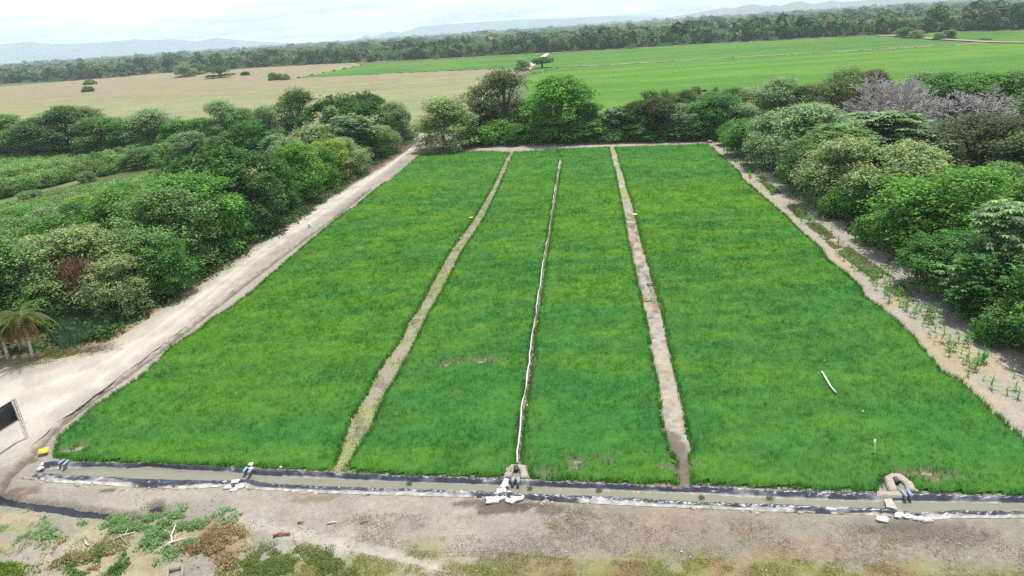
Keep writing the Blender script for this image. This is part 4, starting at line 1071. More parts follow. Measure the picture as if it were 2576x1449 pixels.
palm(52, 880, 775, 'shorter palm behind and between the two larger palms', .8)

# banana plants
def banana(x, yb, yt, lab):
    b, h, _ = place(x, yb, yt); o = empty('banana_plant', (b[0], b[1], 0), lab, 'banana plant', 'banana plants in the scrub')
    mb = MB(); mb.tube([(0, 0, 0), (0, 0, h * .6)], [.14, .1], 6, (.25, .3, .12)); mb.build('stem', M['bark'], o)
    for k in range(6):
        mb = MB(); a = k * 1.05 + random.uniform(0, .4); L_ = h * .55; w = .28; pts = []
        for i in range(6):
            t = i / 5; rr = L_ * t * .8; z = h * .6 + L_ * (.9 * t - .9 * t * t) + .1; ww = w * math.sin(math.pi * (.1 + .85 * t))
            c_, s_2 = math.cos(a), math.sin(a)
            pts += [(rr * c_ - s_2 * ww, rr * s_2 + c_ * ww, z - .06), (rr * c_, rr * s_2, z), (rr * c_ + s_2 * ww, rr * s_2 - c_ * ww, z - .06)]
        mb.add(pts, [(3 * i + j, 3 * i + j + 1, 3 * i + j + 4, 3 * i + j + 3) for i in range(5) for j in (0, 1)], (.10, .24, .07)); mb.build('leaf', M['weed'], o)
banana(180, 560, 512, 'banana plant with torn leaves in the scrub, left of the pair')
banana(214, 556, 505, 'banana plant with upright leaf in the scrub, right of the pair')
banana(458, 325, 280, 'banana plant sticking out above the left belt')

# brush pile beside the road
mb = MB(); p0 = P(238, 880)
for k in range(420):
    a = random.uniform(0, 6.28); r0 = abs(random.gauss(0, 1.0)); q = p0 + np.array([math.cos(a) * r0 * 1.5, math.sin(a) * r0 * .9, max(0, .55 - r0 * .28) * random.random()])
    b_ = random.uniform(0, 6.28); l = random.uniform(.3, .9)
    mb.tube([q, q + np.array([math.cos(b_) * l, math.sin(b_) * l, random.uniform(-.1, .3)])], .018, 3, random.choice([(.36, .28, .23), (.3, .22, .18), (.42, .34, .27)]), cap=False)
tag(mb.build('brush_pile', M['bark']), 'heap of dry brown twigs at the road bend', 'brush pile')

# maize plants
def maize_mesh(seed):
    r = np.random.default_rng(seed); mb = MB(); h = 1.0
    mb.tube([(0, 0, 0), (.01, .01, h * .55), (0, .02, h * .8)], [.02, .016, .008], 4, (.2, .32, .1))
    for k in range(9):
        a = k * 2.6 + r.uniform(0, .6); z0 = h * (.12 + .075 * k); L_ = r.uniform(.4, .6); pts = []
        for i in range(5):
            t = i / 4; rr = L_ * t; z = z0 + L_ * (1.15 * t - 1.1 * t * t); w = .045 * (1 - t) ** .6 + .004; ca, sa = math.cos(a), math.sin(a)
            pts += [(rr * ca - sa * w, rr * sa + ca * w, z), (rr * ca + sa * w, rr * sa - ca * w, z)]
        mb.add(pts, [(2 * i, 2 * i + 1, 2 * i + 3, 2 * i + 2) for i in range(4)], np.array((.12, .30, .06)) * r.uniform(.8, 1.25))
    return mb.build('maize_plant', M['weed'], link=False)
MZ = [maize_mesh(k) for k in range(4)]
mz_line = [(1850,405),(1895,440),(1935,476),(1975,515),(2010,540),(2060,590),(2110,640),(2160,680),(2230,720),(2290,770),(2350,830),(2410,890),(2450,935),(2500,985),(2560,1030),(2620,1080)]
L = densify(PP(mz_line), .5); nmz = 0
for k in range(520):
    i = int(rng.integers(0, len(L))); q = L[i] + np.array([rng.normal(0, 1.25), rng.normal(0, .6)])
    if nmz >= 270 or fbm(np.array([q[0] * .22]), np.array([q[1] * .22]), 901)[0] < .45: continue
    if sdf(np.array([q[0]]), np.array([q[1]]), FIELD)[0] > -1.2: continue
    o = bpy.data.objects.new('maize_plant', MZ[k % 4]); C.objects.link(o); s = float(rng.uniform(.45, 1.5)); o.location = (q[0], q[1], -.01); o.scale = (s * .85, s * .85, s); o.rotation_euler = (float(rng.normal(0, .14)), float(rng.normal(0, .14)), float(rng.uniform(0, 6.28)))
    seg = i / len(L); part = 'behind the middle of the track shade' if seg < .33 else ('beside the broad sunny part of the strip' if seg < .7 else 'near the lower right corner of the rice')
    tag(o, 'young maize plant on the sandy strip, ' + {0: 'far end towards the field corner', 1: 'middle stretch beside the right wood', 2: 'near stretch towards the canal'}[min(2, int(seg * 3))], 'maize plant', 'maize plants, %s part of the strip' % ('far', 'middle', 'near')[min(2, int(seg * 3))]); nmz += 1
grass_zone('strip_weeds', [(1860,412),(2000,540),(2110,640),(2230,730),(2350,820),(2340,780),(2250,700),(2120,610),(2010,525),(1880,410)], 32000, (.08, .4), .07, [(0.15, 0.27, 0.06), (0.3, 0.32, 0.12), (.36, .32, .18)], 809, 'low weeds among the maize on the sandy strip', .47, .4)

# ------------------------------------------------------------------ small things
def pipe_obj(pts, rad, lab, seed, bury=0.0):
    W = densify(PP(pts), 1.0); mb = MB(); r = np.random.default_rng(seed)
    n = len(W); rr = rad * (0.6 + .9 * fbm(np.arange(n) * .37, np.zeros(n), seed)) * (1 - bury * (fbm(np.arange(n) * .21, np.zeros(n) + 3, seed + 1) > .60))
    rr = np.maximum(rr, .02)
    zz = .47 - .34 * sstep(.42, .53, fbm(np.arange(n) * .17, np.zeros(n) + 9, seed + 2)) * (bury > 0) * np.clip((np.hypot(W[:, 0], W[:, 1]) - 50) / 30, .3, 1)
    mb.tube([(p[0] + r.normal(0, .03), p[1], z_) for p, z_ in zip(W, zz)], list(rr), 7, (.55, .55, .51))
    return tag(mb.build('irrigation_pipe', M['pipe'], smooth=True), lab, 'pipe')
pipe_obj(pipe_line, .062, 'long thin white flexible pipe running up the middle of the rice', 5, .6)
pipe_obj([(2068,947),(2078,965),(2090,985),(2102,1000)], .085, 'short white pipe piece lying in the right rice plot', 8)

def board(x, y, w, d, rz, lab, hgt=.35, tilt=.25):
    p = P(x, y, hgt); o = empty('marker_board', (p[0], p[1], 0), lab, 'marker board', 'yellow marker boards')
    R_ = np.array(Matrix.Rotation(rz, 3, 'Z') @ Matrix.Rotation(tilt, 3, 'X'))
    mb = MB(); mb.box((0, 0, hgt), (w, d, .03), R_, (.62, .50, .04)); mb.build('panel', M['paint'], o)
    mb = MB(); mb.box((0, 0, hgt / 2 - .05), (.05, .05, hgt + .05), None, (.4, .3, .18)); mb.build('stake', M['wood'], o)
board(108, 1134, .75, .6, .3, 'largest yellow board, beside the ditch at the lower left corner')
board(1185, 547, .65, .45, .1, 'yellow board at the left side of the grassy bund', .5)
board(1597, 539, .8, .5, 0, 'yellow board at the right side of the bare bund', .5)
board(1786, 353.5, 1.1, .9, 0, 'yellow board at the top right field corner before the bushes', .5)
board(1058, 381, .9, .8, 0, 'yellow board at the top left field corner by the road', .5)

STK = [(1649,748,1.3,'o','tallest orange stake beside the tripod'),(1665,743,1.1,'w','plain stake just right of the tallest orange one'),(1677,738,.8,'o','third stake right of the tripod'),
 (1696,735,.75,'o','short orange stake in the middle of the tripod row'),(1710,730,.8,'o','upper orange stake of the tripod row'),(1719,732,1.0,'o','orange stake at the right end of the tripod row'),
 (1750,780,.9,'w','lone pale stake right of the tripod row'),(1503,961,1.2,'w','light wooden stake between the white pipe and bare bund'),(1495,908,.5,'r','small red flag stake right of the white pipe'),
 (1341,904,.5,'y','yellow tag beside the middle of the white pipe'),(1352,819,.5,'y','yellow tag beside the upper part of the white pipe'),(1326,1034,.6,'y','yellow tag beside the lower part of the white pipe'),
 (1532,1086,1.0,'w','grey stake in the lower middle plot'),(1074,743,.8,'o','orange stake at the left edge of the grassy bund'),(1212,781,1.1,'w','light stake right of the grassy bund'),(1200,792,.4,'r','tiny red flag below the light stake'),
 (756,826,.6,'o','orange stake in the middle of the left plot'),(666,830,.8,'w','white stake left of the middle orange stake'),(681,911,.7,'o','orange stake in the lower part of the left plot'),
 (806,926,.9,'w','thin pale stake in the lower left plot'),(1133,998,.5,'r','red flag right of the grassy bund'),(598,1005,.7,'o','orange stake nearest the canal in the left plot'),
 (2183,892,1.2,'w','brown wooden stake in the right plot'),(2072,921,.6,'o','orange stake just above the short white pipe'),(2009,820,.6,'o','orange tag in the middle of the right plot'),(2168,1047,.5,'y','yellow tag in the lower right plot'),
 (1760,483,1.2,'w','pale stake in the upper right plot'),(1682,516,.6,'r','red flag in the upper right plot'),(1849,521,1.1,'w','pale stake near the right edge of the upper plot'),(1653,456,.8,'w','tiny pale stake near the top of the right plot'),
 (1394,496,.8,'o','orange tag on the upper white pipe'),(1071,413,1.3,'o','orange stake near the top left corner of the rice'),(1130,434,1.0,'w','pale stake near the top of the left plot'),
 (1228,419,1.2,'o','orange stake beside the upper grassy bund'),(1064,502,1.0,'o','orange stake in the upper left plot'),(1036,532,1.0,'w','pale stake in the upper left plot'),(1249,447,1.2,'o','orange stake at the edge of the upper grassy bund'),
 (2625-860,1300-520,.7,'w','low pale stake beside the lone right stake'),(891,565,.9,'w','pale stake near the left field edge')]
SC = {'o': (.75, .25, .04), 'w': (.55, .45, .32), 'y': (.8, .55, .03), 'r': (.65, .05, .02)}
for x, y, h, c_, lab in STK:
    p = P(x, y); o = empty('field_stake', (p[0], p[1], 0), lab, 'stake', 'marker stakes in the rice', random.uniform(0, 3))
    mb = MB(); wd = .022 + math.hypot(p[0], p[1]) * .00018; mb.tube([(0, 0, 0), (.02, .01, h)], [wd, wd * .9], 4, SC['w'] if c_ in 'yr' else SC[c_]); mb.build('post', M['wood'], o)
    if c_ in 'yro':
        mb = MB(); mb.box((.03, 0, h - .08), (.16 if c_ != 'o' else wd * 2.6, .05, .17), None, SC[c_]); mb.build('flag' if c_ != 'o' else 'painted_top', M['paint'], o)

# instrument on a tripod on the bare bund
p = P(1637, 754); o = empty('field_instrument', (p[0], p[1], 0), 'white instrument box with dark panel on a thin tripod on the bare bund', 'instrument')
for k in range(3):
    a = k * 2.094 + .5; mb = MB(); mb.tube([(.55 * math.cos(a), .55 * math.sin(a), 0), (.04 * math.cos(a), .04 * math.sin(a), 1.05)], .025, 5, (.35, .35, .36)); mb.build('leg', M['steel'], o)
mb = MB(); mb.tube([(0, 0, .95), (0, 0, 1.8)], .035, 6, (.5, .5, .5)); mb.build('mast', M['steel'], o)
mb = MB(); mb.box((0, -.05, 1.35), (.34, .24, .42), None, (.78, .80, .82)); mb.box((-.2, 0, 1.62), (.3, .2, .3), None, (.7, .75, .85)); mb.build('housing', M['paint'], o)
mb = MB(); mb.box((-.1, 0, 1.86), (.75, .45, .04), np.array(Matrix.Rotation(.3, 3, 'X')), (.03, .04, .08)); mb.build('solar_panel', M['plastic'], o)

# sandbags
def sack_mesh(seed, cx=1.0):
    bm = []; r = np.random.default_rng(seed); nu, nv = 18, 10; V = []
    for j in range(nv + 1):
        ph = -math.pi / 2 + math.pi * j / nv
        for i in range(nu):
            th = 2 * math.pi * i / nu
            def se(v, e): return math.copysign(abs(v) ** e, v)
            x = .42 * se(math.cos(th), .55) * se(math.cos(ph), .6); y = .26 * se(math.sin(th), .6) * se(math.cos(ph), .6); z = .12 * se(math.sin(ph), .8) + .1
            V.append((x, y, z))
    V = np.array(V); k = 1 + .9 * (fbm(V[:, 0] * 7 + seed, V[:, 1] * 6 + V[:, 2] * 9, seed, 3) - .5); V[:, :2] *= k[:, None]; V[:, 2] *= (1 + .9 * (fbm(V[:, 0] * 9, V[:, 1] * 9, seed + 3, 3) - .5)); V[:, 2] = np.maximum(V[:, 2], 0)
    F = [(j * nu + i, j * nu + (i + 1) % nu, (j + 1) * nu + (i + 1) % nu, (j + 1) * nu + i) for j in range(nv) for i in range(nu)]
    return mesh_np('sandbag', V, [np.array(F)], M['cloth'], np.tile([.52, .51, .48], (len(V), 1)), smooth=True, link=False)
SK = [sack_mesh(k) for k in (11, 12, 13, 14)]
SB = [(112,1168,1.0,.3,.1,'white sandbag at the left end of the canal, upper one'),(101,1180,1.0,1.2,.1,'white sandbag at the left end of the canal, lower one'),
 (632,1168,.95,1.4,.15,'white crumpled sack on top of the left canal gate'),(630,1180,.8,.3,.1,'white sack hanging below the sack on the left gate'),
 (592,1212,1.0,.2,.25,'upper white sandbag on the near bank left of centre'),(574,1227,1.15,.1,.02,'left lower white sandbag of the near bank pile'),(602,1225,1.2,.2,.02,'right lower white sandbag of the near bank pile'),(588,1234,.9,.1,.0,'small white sandbag in front of the near bank pile'),
 (1272,1213,1.1,1.4,.2,'white sandbag standing against the central inlet'),(1268,1224,1.25,.9,.15,'big white sandbag in the canal at the central inlet'),(1260,1236,1.2,.1,.15,'grey-white sack lying on the near bank before the inlet'),
 (1279,1242,.8,1.0,.1,'small white sack in the water before the inlet'),(1240,1260,1.7,.1,.02,'largest white sandbag on the soil below the inlet'),(1266,1253,1.0,.4,.05,'white sack between the largest bag and the bank'),
 (1284,1262,1.15,2.5,.02,'white sandbag right of the largest bag'),(1306,1256,1.2,.5,.05,'white sandbag touching the right liner end'),(1294,1252,.9,.2,.08,'white sack wedged at the liner end'),
 (2220,1308,1.35,2.7,.02,'separate white sack on the soil at the right crossing'),(2262,1296,1.3,.1,.05,'leftmost white sack of the right liner pile'),(2285,1299,1.3,2.8,.04,'second white sack of the right liner pile'),
 (2307,1304,1.3,2.9,.02,'third white sack of the right liner pile'),(2332,1309,1.15,.1,.02,'rightmost white sack of the right liner pile')]
for k, (x, y, s, rz, z, lab) in enumerate(SB):
    p = P(x, y, z); o = bpy.data.objects.new('sandbag', SK[k % 4]); C.objects.link(o); o.location = (p[0], p[1], z - .02); s *= .72; o.scale = (s, s, s * .9); o.rotation_euler = (0, 0, rz)
    tag(o, lab, 'sandbag', 'white sandbags along the canal')
# beige cloth crossing at right
V, F = strip_mesh(PP([(2224,1260),(2229,1282)]), PP([(2242,1260),(2258,1286)]), 24, 12, lambda x, y, s: .1 + .16 * fbm(x * 3, y * 4, 33, 3))
o = mesh_np('cloth_dam', np.vstack([V.reshape(-1, 3), V.reshape(-1, 3) - [0, 0, .18]]), [F, F[:, ::-1] + len(V.reshape(-1, 3))], M['cloth'], np.tile([.40, .36, .29], (2 * V.shape[0] * V.shape[1], 1)), smooth=True)
tag(o, 'folded beige cloth laid across the canal as a small dam', 'cloth')

# inlets: mud mound with pipe mouth and two grey gate wings
def inlet(outer, pipe, wings, pool, lab):
    c0 = P(*pipe); o = empty('field_inlet', (c0[0], c0[1], 0), lab, 'inlet', 'inlets from the canal to the rice')
    if outer:
        W = densify(PP(outer), .18); mb = MB(); n = len(W)
        rr = .30 * (.75 + .6 * fbm(np.arange(n) * .4, np.zeros(n), 5))
        mb.tube([(q[0] - c0[0], q[1] - c0[1], .05) for q in W], list(rr), 11, (.34, .30, .26)); mb.V[0][:, 2] *= .85; mb.V[0] += rng.normal(0, .035, mb.V[0].shape); mb.build('mud_mound', M['soil'], o, smooth=True)
        Wp = PP(pool); mb = MB(); mb.add([(q[0] - c0[0], q[1] - c0[1], .06) for q in Wp], [tuple(range(4))], (.3, .29, .2)); mb.build('water', M['canal'], o)
        mb = MB(); mb.tube([(0, .42, .26), (0, .0, .22)], .17, 12, (.05, .05, .055), cap=False); mb.tube([(0, .42, .26), (0, .12, .23)], .10, 10, (.45, .38, .16)); mb.build('pipe', M['paint'], o, smooth=True)
    for (a, b) in wings:
        A = P(*a, .3) - [c0[0], c0[1], 0]; B = P(*b, .15) - [c0[0], c0[1], 0]; d = B - A; d[2] = 0; l = np.linalg.norm(d); ang = math.atan2(d[1], d[0])
        mb = MB(); mb.box(((A + B) / 2)[:2].tolist() + [.16], (l, .07, .5), np.array(Matrix.Rotation(ang, 3, 'Z')), (.17, .20, .25)); mb.box(((A + B) / 2)[:2].tolist() + [.43], (l, .2, .05), np.array(Matrix.Rotation(ang, 3, 'Z')), (.25, .29, .35)); mb.build('gate_wing', M['paint'], o)
inlet([(1276,1207),(1279,1188),(1290,1180),(1306,1178),(1318,1182),(1322,1208)], (1299,1190), [((1292,1203),(1290,1220)),((1305,1203),(1304,1222))], [(1293,1192),(1305,1192),(1304,1216),(1293,1216)],
      'mud-banked inlet with black pipe mouth where the white pipe starts')
inlet([(2248,1242),(2240,1225),(2234,1210),(2246,1203),(2264,1206),(2284,1220),(2298,1240)], (2258,1221), [((2266,1234),(2279,1257)),((2282,1234),(2292,1256))], [(2250,1224),(2266,1224),(2284,1246),(2270,1246)],
      'curved mud inlet with grey gate wings at the right end of the canal')
inlet(None, (155,1172), [((163,1158),(150,1174)),((174,1160),(160,1178))], None, 'two grey gate plates at the left end of the canal')
inlet(None, (617,1190), [((622,1178),(614,1194)),((632,1184),(626,1197))], None, 'grey gate plates beside the crumpled sack on the far bank')
# mud shelf on the far bank beside right inlet
V, F = strip_mesh(PP([(2205,1243),(2262,1243)]), PP([(2205,1257),(2272,1258)]), 30, 8, lambda x, y, s: .26 + .10 * fbm(x * 2, y * 2, 37) - .5 * (s > .93) - .4 * (s < .05))
tag(mesh_np('mud_bank', V.reshape(-1, 3), [F], M['soil'], np.tile([.30, .27, .23], (V.shape[0] * V.shape[1], 1)), smooth=True), 'dry pale mud slab over the liner left of the right inlet', 'mud bank')

# white crates and litter
def rough_blob(name, x, y, r, h, colr, lab, cat, mat='cloth', z=0.0):
    p = P(x, y, z + h / 2); me = mesh_np(name, np.zeros((3, 3)), [np.array([[0, 1, 2]])], link=False); bpy.data.meshes.remove(me)
    mb = MB(); n = 10; rings = [(.0, 0.02), (1, 0), (.95, .5), (.6, .9), (.15, 1)]; V = []
    for q, zz in rings[1:]:
        for k in range(n):
            a = 2 * math.pi * k / n; rr = r * q * random.uniform(.8, 1.15); V.append((rr * math.cos(a), rr * math.sin(a) * .8, h * zz))
    F = [(j * n + k, j * n + (k + 1) % n, (j + 1) * n + (k + 1) % n, (j + 1) * n + k) for j in range(3) for k in range(n)]
    V.append((0, 0, h * 1.02)); F += [(3 * n + k, 3 * n + (k + 1) % n, 4 * n) for k in range(n)]
    mb.add(V, F, colr); o = mb.build(name, M[mat], smooth=True); o.location = (p[0], p[1], z); return tag(o, lab, cat)
rough_blob('white_stone', 252, 1199 - 174, .28, .22, (.7, .7, .66), 'round white stone on the pale plaza above the ditch', 'stone', 'concrete')
rough_blob('plastic_litter', 706, 1174, .13, .1, (.5, .52, .48), 'crumpled white plastic at the lower edge of the left plot', 'litter', 'cloth', .3)
rough_blob('plastic_litter', 660, 1268 + 54, .1, .08, (.3, .35, .3), 'dark scrap on the soil near the wheel track', 'litter')
rough_blob('plastic_litter', 779, 567, .3, .9, (.6, .66, .68), 'grey-white drum-like marker between road and ditch', 'marker', 'paint')
# thin white pole with cap at the right plot
p = P(2201, 1150); o = empty('sampling_pole', (p[0], p[1], 0), 'thin white pole with a tattered white top in the lower right plot', 'pole')
mb = MB(); mb.tube([(0, 0, 0), (-.1, .1, 1.2)], .03, 5, (.7, .75, .7)); mb.build('pole', M['pipe'], o)
mb = MB(); mb.tube([(-.1, .1, 1.05), (-.12, .1, 1.2), (-.1, .12, 1.42)], [.05, .10, .03], 6, (.7, .72, .7)); mb.build('cap', M['cloth'], o)
# fallen branches and logs on the soil
for k, (x, y, l, rz, colr, lab) in enumerate([(709,1346,1.1,.15,(.33,.17,.1),'short reddish log lying by the pale wheel track'),(758,1317,.45,0,(.3,.12,.07),'small red-brown chunk of wood above the wheel track'),(315,1350,1.3,.5,(.5,.45,.38),'pale fallen branch among the green weeds'),
        (437,1345,1.8,1.9,(.62,.57,.48),'bleached forked branch standing out of the weeds'),(437,1368,1.5,.6,(.55,.48,.38),'bleached branch lying below the forked one'),(218,1368,.8,2.4,(.5,.43,.35),'small grey branch in the dry weeds'),(917,1315,.5,.4,(.25,.2,.17),'short dark twig beside the straw'),(835,1318,.7,.2,(.5,.44,.36),'pale stick on the gravelly soil')]):
    p = P(x, y); mb = MB(); pts = [(-l / 2, 0, .06), (-l * .1, l * .06, .13), (l / 2, -l * .04, .1)]; mb.tube(pts, [.07, .06, .035] if k not in (0,) else [.1, .1, .09], 6, colr)
    if l > .9 and k: mb.tube([(0, 0, .1), (l * .2, l * .3, .3)], [.04, .015], 5, colr); mb.tube([(-l * .2, .02, .1), (-l * .1, -l * .28, .2)], [.035, .012], 5, colr)
    o = mb.build('fallen_branch', M['bark'], smooth=True); o.location = (p[0], p[1], 0); o.rotation_euler = (0, 0, rz); tag(o, lab, 'branch', 'fallen wood on the soil')
# concrete box at the bottom
p = P(440, 1441, .25); o = empty('concrete_box', (p[0], p[1], 0), 'small open concrete box with thick rim at the bottom edge', 'concrete box', rz=.35)
mb = MB()
for cx, cy, sx, sy in ((-.42, 0, .12, .96), (.42, 0, .12, .96), (0, -.42, .72, .12), (0, .42, .72, .12)): mb.box((cx, cy, .1), (sx, sy, .5), None, (.27, .26, .24))
mb.build('walls', M['concrete'], o)
mb = MB(); mb.box((0, 0, -.05), (.72, .72, .06), None, (.1, .1, .09)); mb.build('floor_slab', M['concrete'], o)
# floating plants in the canal
for k, (x, y, lab) in enumerate([(1030,1218,'small green tuft floating left of the central inlet'),(1507,1236,'dark tuft standing in the water right of the inlet'),(1333,1229,'tiny green tuft in the water just right of the inlet'),(1935,1255,'dry tuft caught at the far bank in the canal'),(1765,1253,'faint weed tuft in the middle of the canal')]):
    p = P(x, y, -.05); n = 60; a = rng.normal(0, .12, (n, 2))
    V, F, C3 = blades(a[:, 0], a[:, 1], np.full(n, -.02), rng.uniform(.1, .35, n), np.full(n, .05), .7, np.tile([.2, .26, .08] if k < 3 else [.25, .22, .12], (n, 1)), 40 + k)
    o = mesh_np('water_weed', V, [F], M['weed'], C3); o.location = (p[0], p[1], -.05); tag(o, lab, 'water weed', 'weed tufts in the canal')

# ------------------------------------------------------------------ billboard seen from behind
zb, zt = 1.45, 3.9
pb = P(69, 1102); D0 = math.hypot(pb[0], pb[1]); zt = at_dist(40, 1002, D0)[2]
e1 = P(50, 1061, zt - 1.75); e2 = P(12, 1085, zt - 1.75); dirv = (e2 - e1); dirv[2] = 0; dirv /= np.linalg.norm(dirv)
ang = math.atan2(dirv[1], dirv[0])
bb = empty('billboard', (pb[0], pb[1], 0), 'billboard seen from behind, black back and lattice steel posts, cut by the left edge', 'billboard', rz=ang)
W_ = 6.0; zlo_ = zt - 1.9
mb = MB(); mb.box((W_ / 2 + .25, 0, (zt + zlo_) / 2), (W_, .05, zt - zlo_ - .15), None, (.012, .012, .018)); mb.build('panel', M['plastic'], bb)
mb = MB()
for zz in (zlo_, zt - .02): mb.box((W_ / 2 + .2, 0, zz), (W_ + .2, .08, .06), None, (.45, .45, .46))
for xx in (.2, W_ + .3): mb.box((xx, 0, (zt + zlo_) / 2), (.06, .08, zt - zlo_), None, (.45, .45, .46))
mb.build('frame', M['steel'], bb)
for xx in (0, W_ + .5):
    mb = MB()
    for dx, dy in ((-.1, -.1), (.1, -.1), (.1, .1), (-.1, .1)): mb.tube([(xx + dx, dy, 0), (xx + dx, dy, zt)], .022, 4, (.42, .38, .34))
    nz = int(zt / .3)
    for k in range(nz):
        z0, z1 = k * zt / nz, (k + 1) * zt / nz; sgn = 1 if k % 2 else -1
        for dy in (-.1, .1): mb.tube([(xx - .1 * sgn, dy, z0), (xx + .1 * sgn, dy, z1)], .012, 4, (.42, .38, .34))
        for dx in (-.1, .1): mb.tube([(xx + dx, -.1 * sgn, z0), (xx + dx, .1 * sgn, z1)], .012, 4, (.42, .38, .34))
    mb.build('lattice_post', M['steel'], bb)

# ------------------------------------------------------------------ far fields: crops standing as low slabs
def field_slab(name, pts, h, colr, col2, lab, cat, step=6.0, seed=0, z0=0.0, colfun=None, noise_s=(.02, .02)):
    poly = PP(pts); p = np.array(poly); lo = p.min(0); hi = p.max(0)
    xs = np.arange(lo[0] - step, hi[0] + step, step); ys = np.arange(lo[1] - step, hi[1] + step, step)
    XX, YY = np.meshgrid(xs, ys); sd = sdf(XX.ravel(), YY.ravel(), poly).reshape(XX.shape)
    # pull outside vertices next to the border onto it
    keepv = sd > -step * .75
    cell = keepv[:-1, :-1] & keepv[1:, :-1] & keepv[:-1, 1:] & keepv[1:, 1:]
    hh = h * (sd > 0) * (1 + .25 * (fbm(XX * .15, YY * .15, seed) - .5)) + .03
    i = np.arange(XX.size).reshape(XX.shape); F = np.stack([i[:-1, :-1], i[:-1, 1:], i[1:, 1:], i[1:, :-1]], -1)[cell]
    used, inv = np.unique(F.ravel(), return_inverse=True)
    V = np.stack([XX.ravel(), YY.ravel(), hh.ravel()], -1)[used]
    out = sd.ravel()[used] < 0
    if out.any():   # snap
        q = V[out, :2]; best = np.full(len(q), 1e18); tgt = q.copy()
        for k in range(len(poly)):
            a = np.array(poly[k]); b = np.array(poly[(k + 1) % len(poly)]); d = b - a; t = np.clip(((q - a) @ d) / (d @ d + 1e-9), 0, 1); c_ = a + t[:, None] * d
            dd = ((q - c_) ** 2).sum(1); m = dd < best; best[m] = dd[m]; tgt[m] = c_[m]
        V[out, :2] = tgt
    x, y = V[:, 0], V[:, 1]; t = fbm(x * noise_s[0], y * noise_s[1], seed + 7, 5)
    t = sstep(.35, .65, t)[:, None]
    cc = np.array(colr) * (1 - t) + np.array(col2) * t
    cc = cc * (.88 + .24 * fbm(x * .02, y * .45, seed + 3, 3))[:, None]
    if colfun: cc = colfun(x, y, cc)
    return tag(mesh_np(name, V, [inv.reshape(-1, 4)], M['crop'], cc, smooth=True), lab, cat, kind='stuff')
def tan_col(x, y, c):
    t = sstep(330, 600, y + x * .1 + 60 * (fbm(x * .01, y * .01, 5) - .5))[:, None]
    c = c * (1 - t) + np.array([0.215, 0.182, 0.112]) * t * (.92 + .16 * fbm(x * .05, y * .05, 9))[:, None]
    for ln in ([(0,248),(60,244),(100,240)], [(260,263),(300,259),(330,255)], [(325,210),(380,206),(450,197)], [(450,222),(560,216),(644,208)]):
        d = seg_dist(x, y, PP(ln)); c = c + (np.array([.16, .2, .08]) - c) * sstep(4.5, 1.5, d)[:, None] * .8
    return c
TANP = [(-500,420),(-500,250),(0,221),(175,206),(290,197),(392,187),(450,184),(644,173),(769,166),(894,160),(912,164),(729,201),(1000,187),(1290,175),(1300,186),(1230,226),(1150,272),(1080,318),(1035,336),(700,330)]
field_slab('dry_crop', TANP, 1.0, (.175, .195, .085), (.21, .212, .105), 'tan ripe crop field on the left beyond the tree belt', 'crop field', 3.2, 11, colfun=tan_col, noise_s=(.02, .05))
GR1, GR2 = (.048, .135, .015), (.070, .16, .017)
field_slab('green_crop', [(732,200),(820,183),(909,165),(1100,151),(1288,140),(1358,136),(1335,158),(1318,172),(1288,173),(1000,185)], .6, GR1, GR2, 'wedge of bright green crop between the tan field and the farm road', 'crop field', 5.0, 12)
field_slab('green_crop', [(1325,192),(1352,165),(1392,136),(1640,120),(1932,104),(2107,96),(2182,92),(2262,97),(2350,103),(2470,109),(1932,141),(1638,158),(1408,170)], .6, GR1, GR2, 'upper band of bright green crop beyond the pale dividing bund', 'crop field', 5.0, 13, noise_s=(.008, .03))
field_slab('green_crop', [(1318,200),(1408,172.5),(1638,160.5),(1932,143.5),(2482,112),(2700,112),(2900,200),(2600,250),(2100,240),(1932,222),(1640,238),(1560,290),(1500,330),(1340,300)], .6, (.060, .155, .015), (.088, .18, .016), 'broad bright green crop field behind the right wood', 'crop field', 4.0, 14, noise_s=(.012, .05))
field_slab('green_crop', [(2320,94),(2328,84),(2576,79),(2760,74),(2760,107),(2576,104)], .6, GR1, GR2, 'small green field beyond the far right track', 'crop field', 6.0, 15)
field_slab('green_crop', [(-200,232),(0,217),(60,212),(175,206),(100,213),(0,222),(-200,240)], .6, GR1, GR2, 'thin strip of green crop at the far left before the trees', 'crop field', 5.0, 16)
grass_zone('bund_straw', [(1408,170),(1638,158),(1932,141),(2482,110),(2482,112),(1932,144),(1638,161),(1408,173)], 9000, (.6, 1.1), .9, [(.45, .42, .22), (.38, .4, .18)], 811, 'pale dry grass along the bund dividing the far green field', .43, .05)
trk = [(2107,94),(2200,90),(2262,92),(2350,99),(2482,107),(2576,108.5),(2700,110)]
road_sheet('far_track', offset(PP(trk), 3), offset(PP(trk), -3), 60, 4, (.40, .35, .25), 3, .7, False)
bnd = [(1430,170.5),(1638,159.2),(1932,142.3),(2200,127),(2482,110.5)]
road_sheet('field_bund', offset(PP(bnd), 2.0), offset(PP(bnd), -2.0), 200, 4, (.40, .38, .22), 4, .8, False)
edge = [(-300,232),(0,213),(175,203.5),(290,195),(392,185),(450,182),(644,171),(769,164.5),(894,158.5),(1100,149),(1288,138.5),(1378,134),(1640,119),(1932,102.5),(2107,94),(2260,87),(2400,81),(2576,76),(2760,70)]
road_sheet('forest_verge', offset(PP(edge), 9), offset(PP(edge), -3.0), 300, 4, (.38, .30, .2), 6, .35, False)
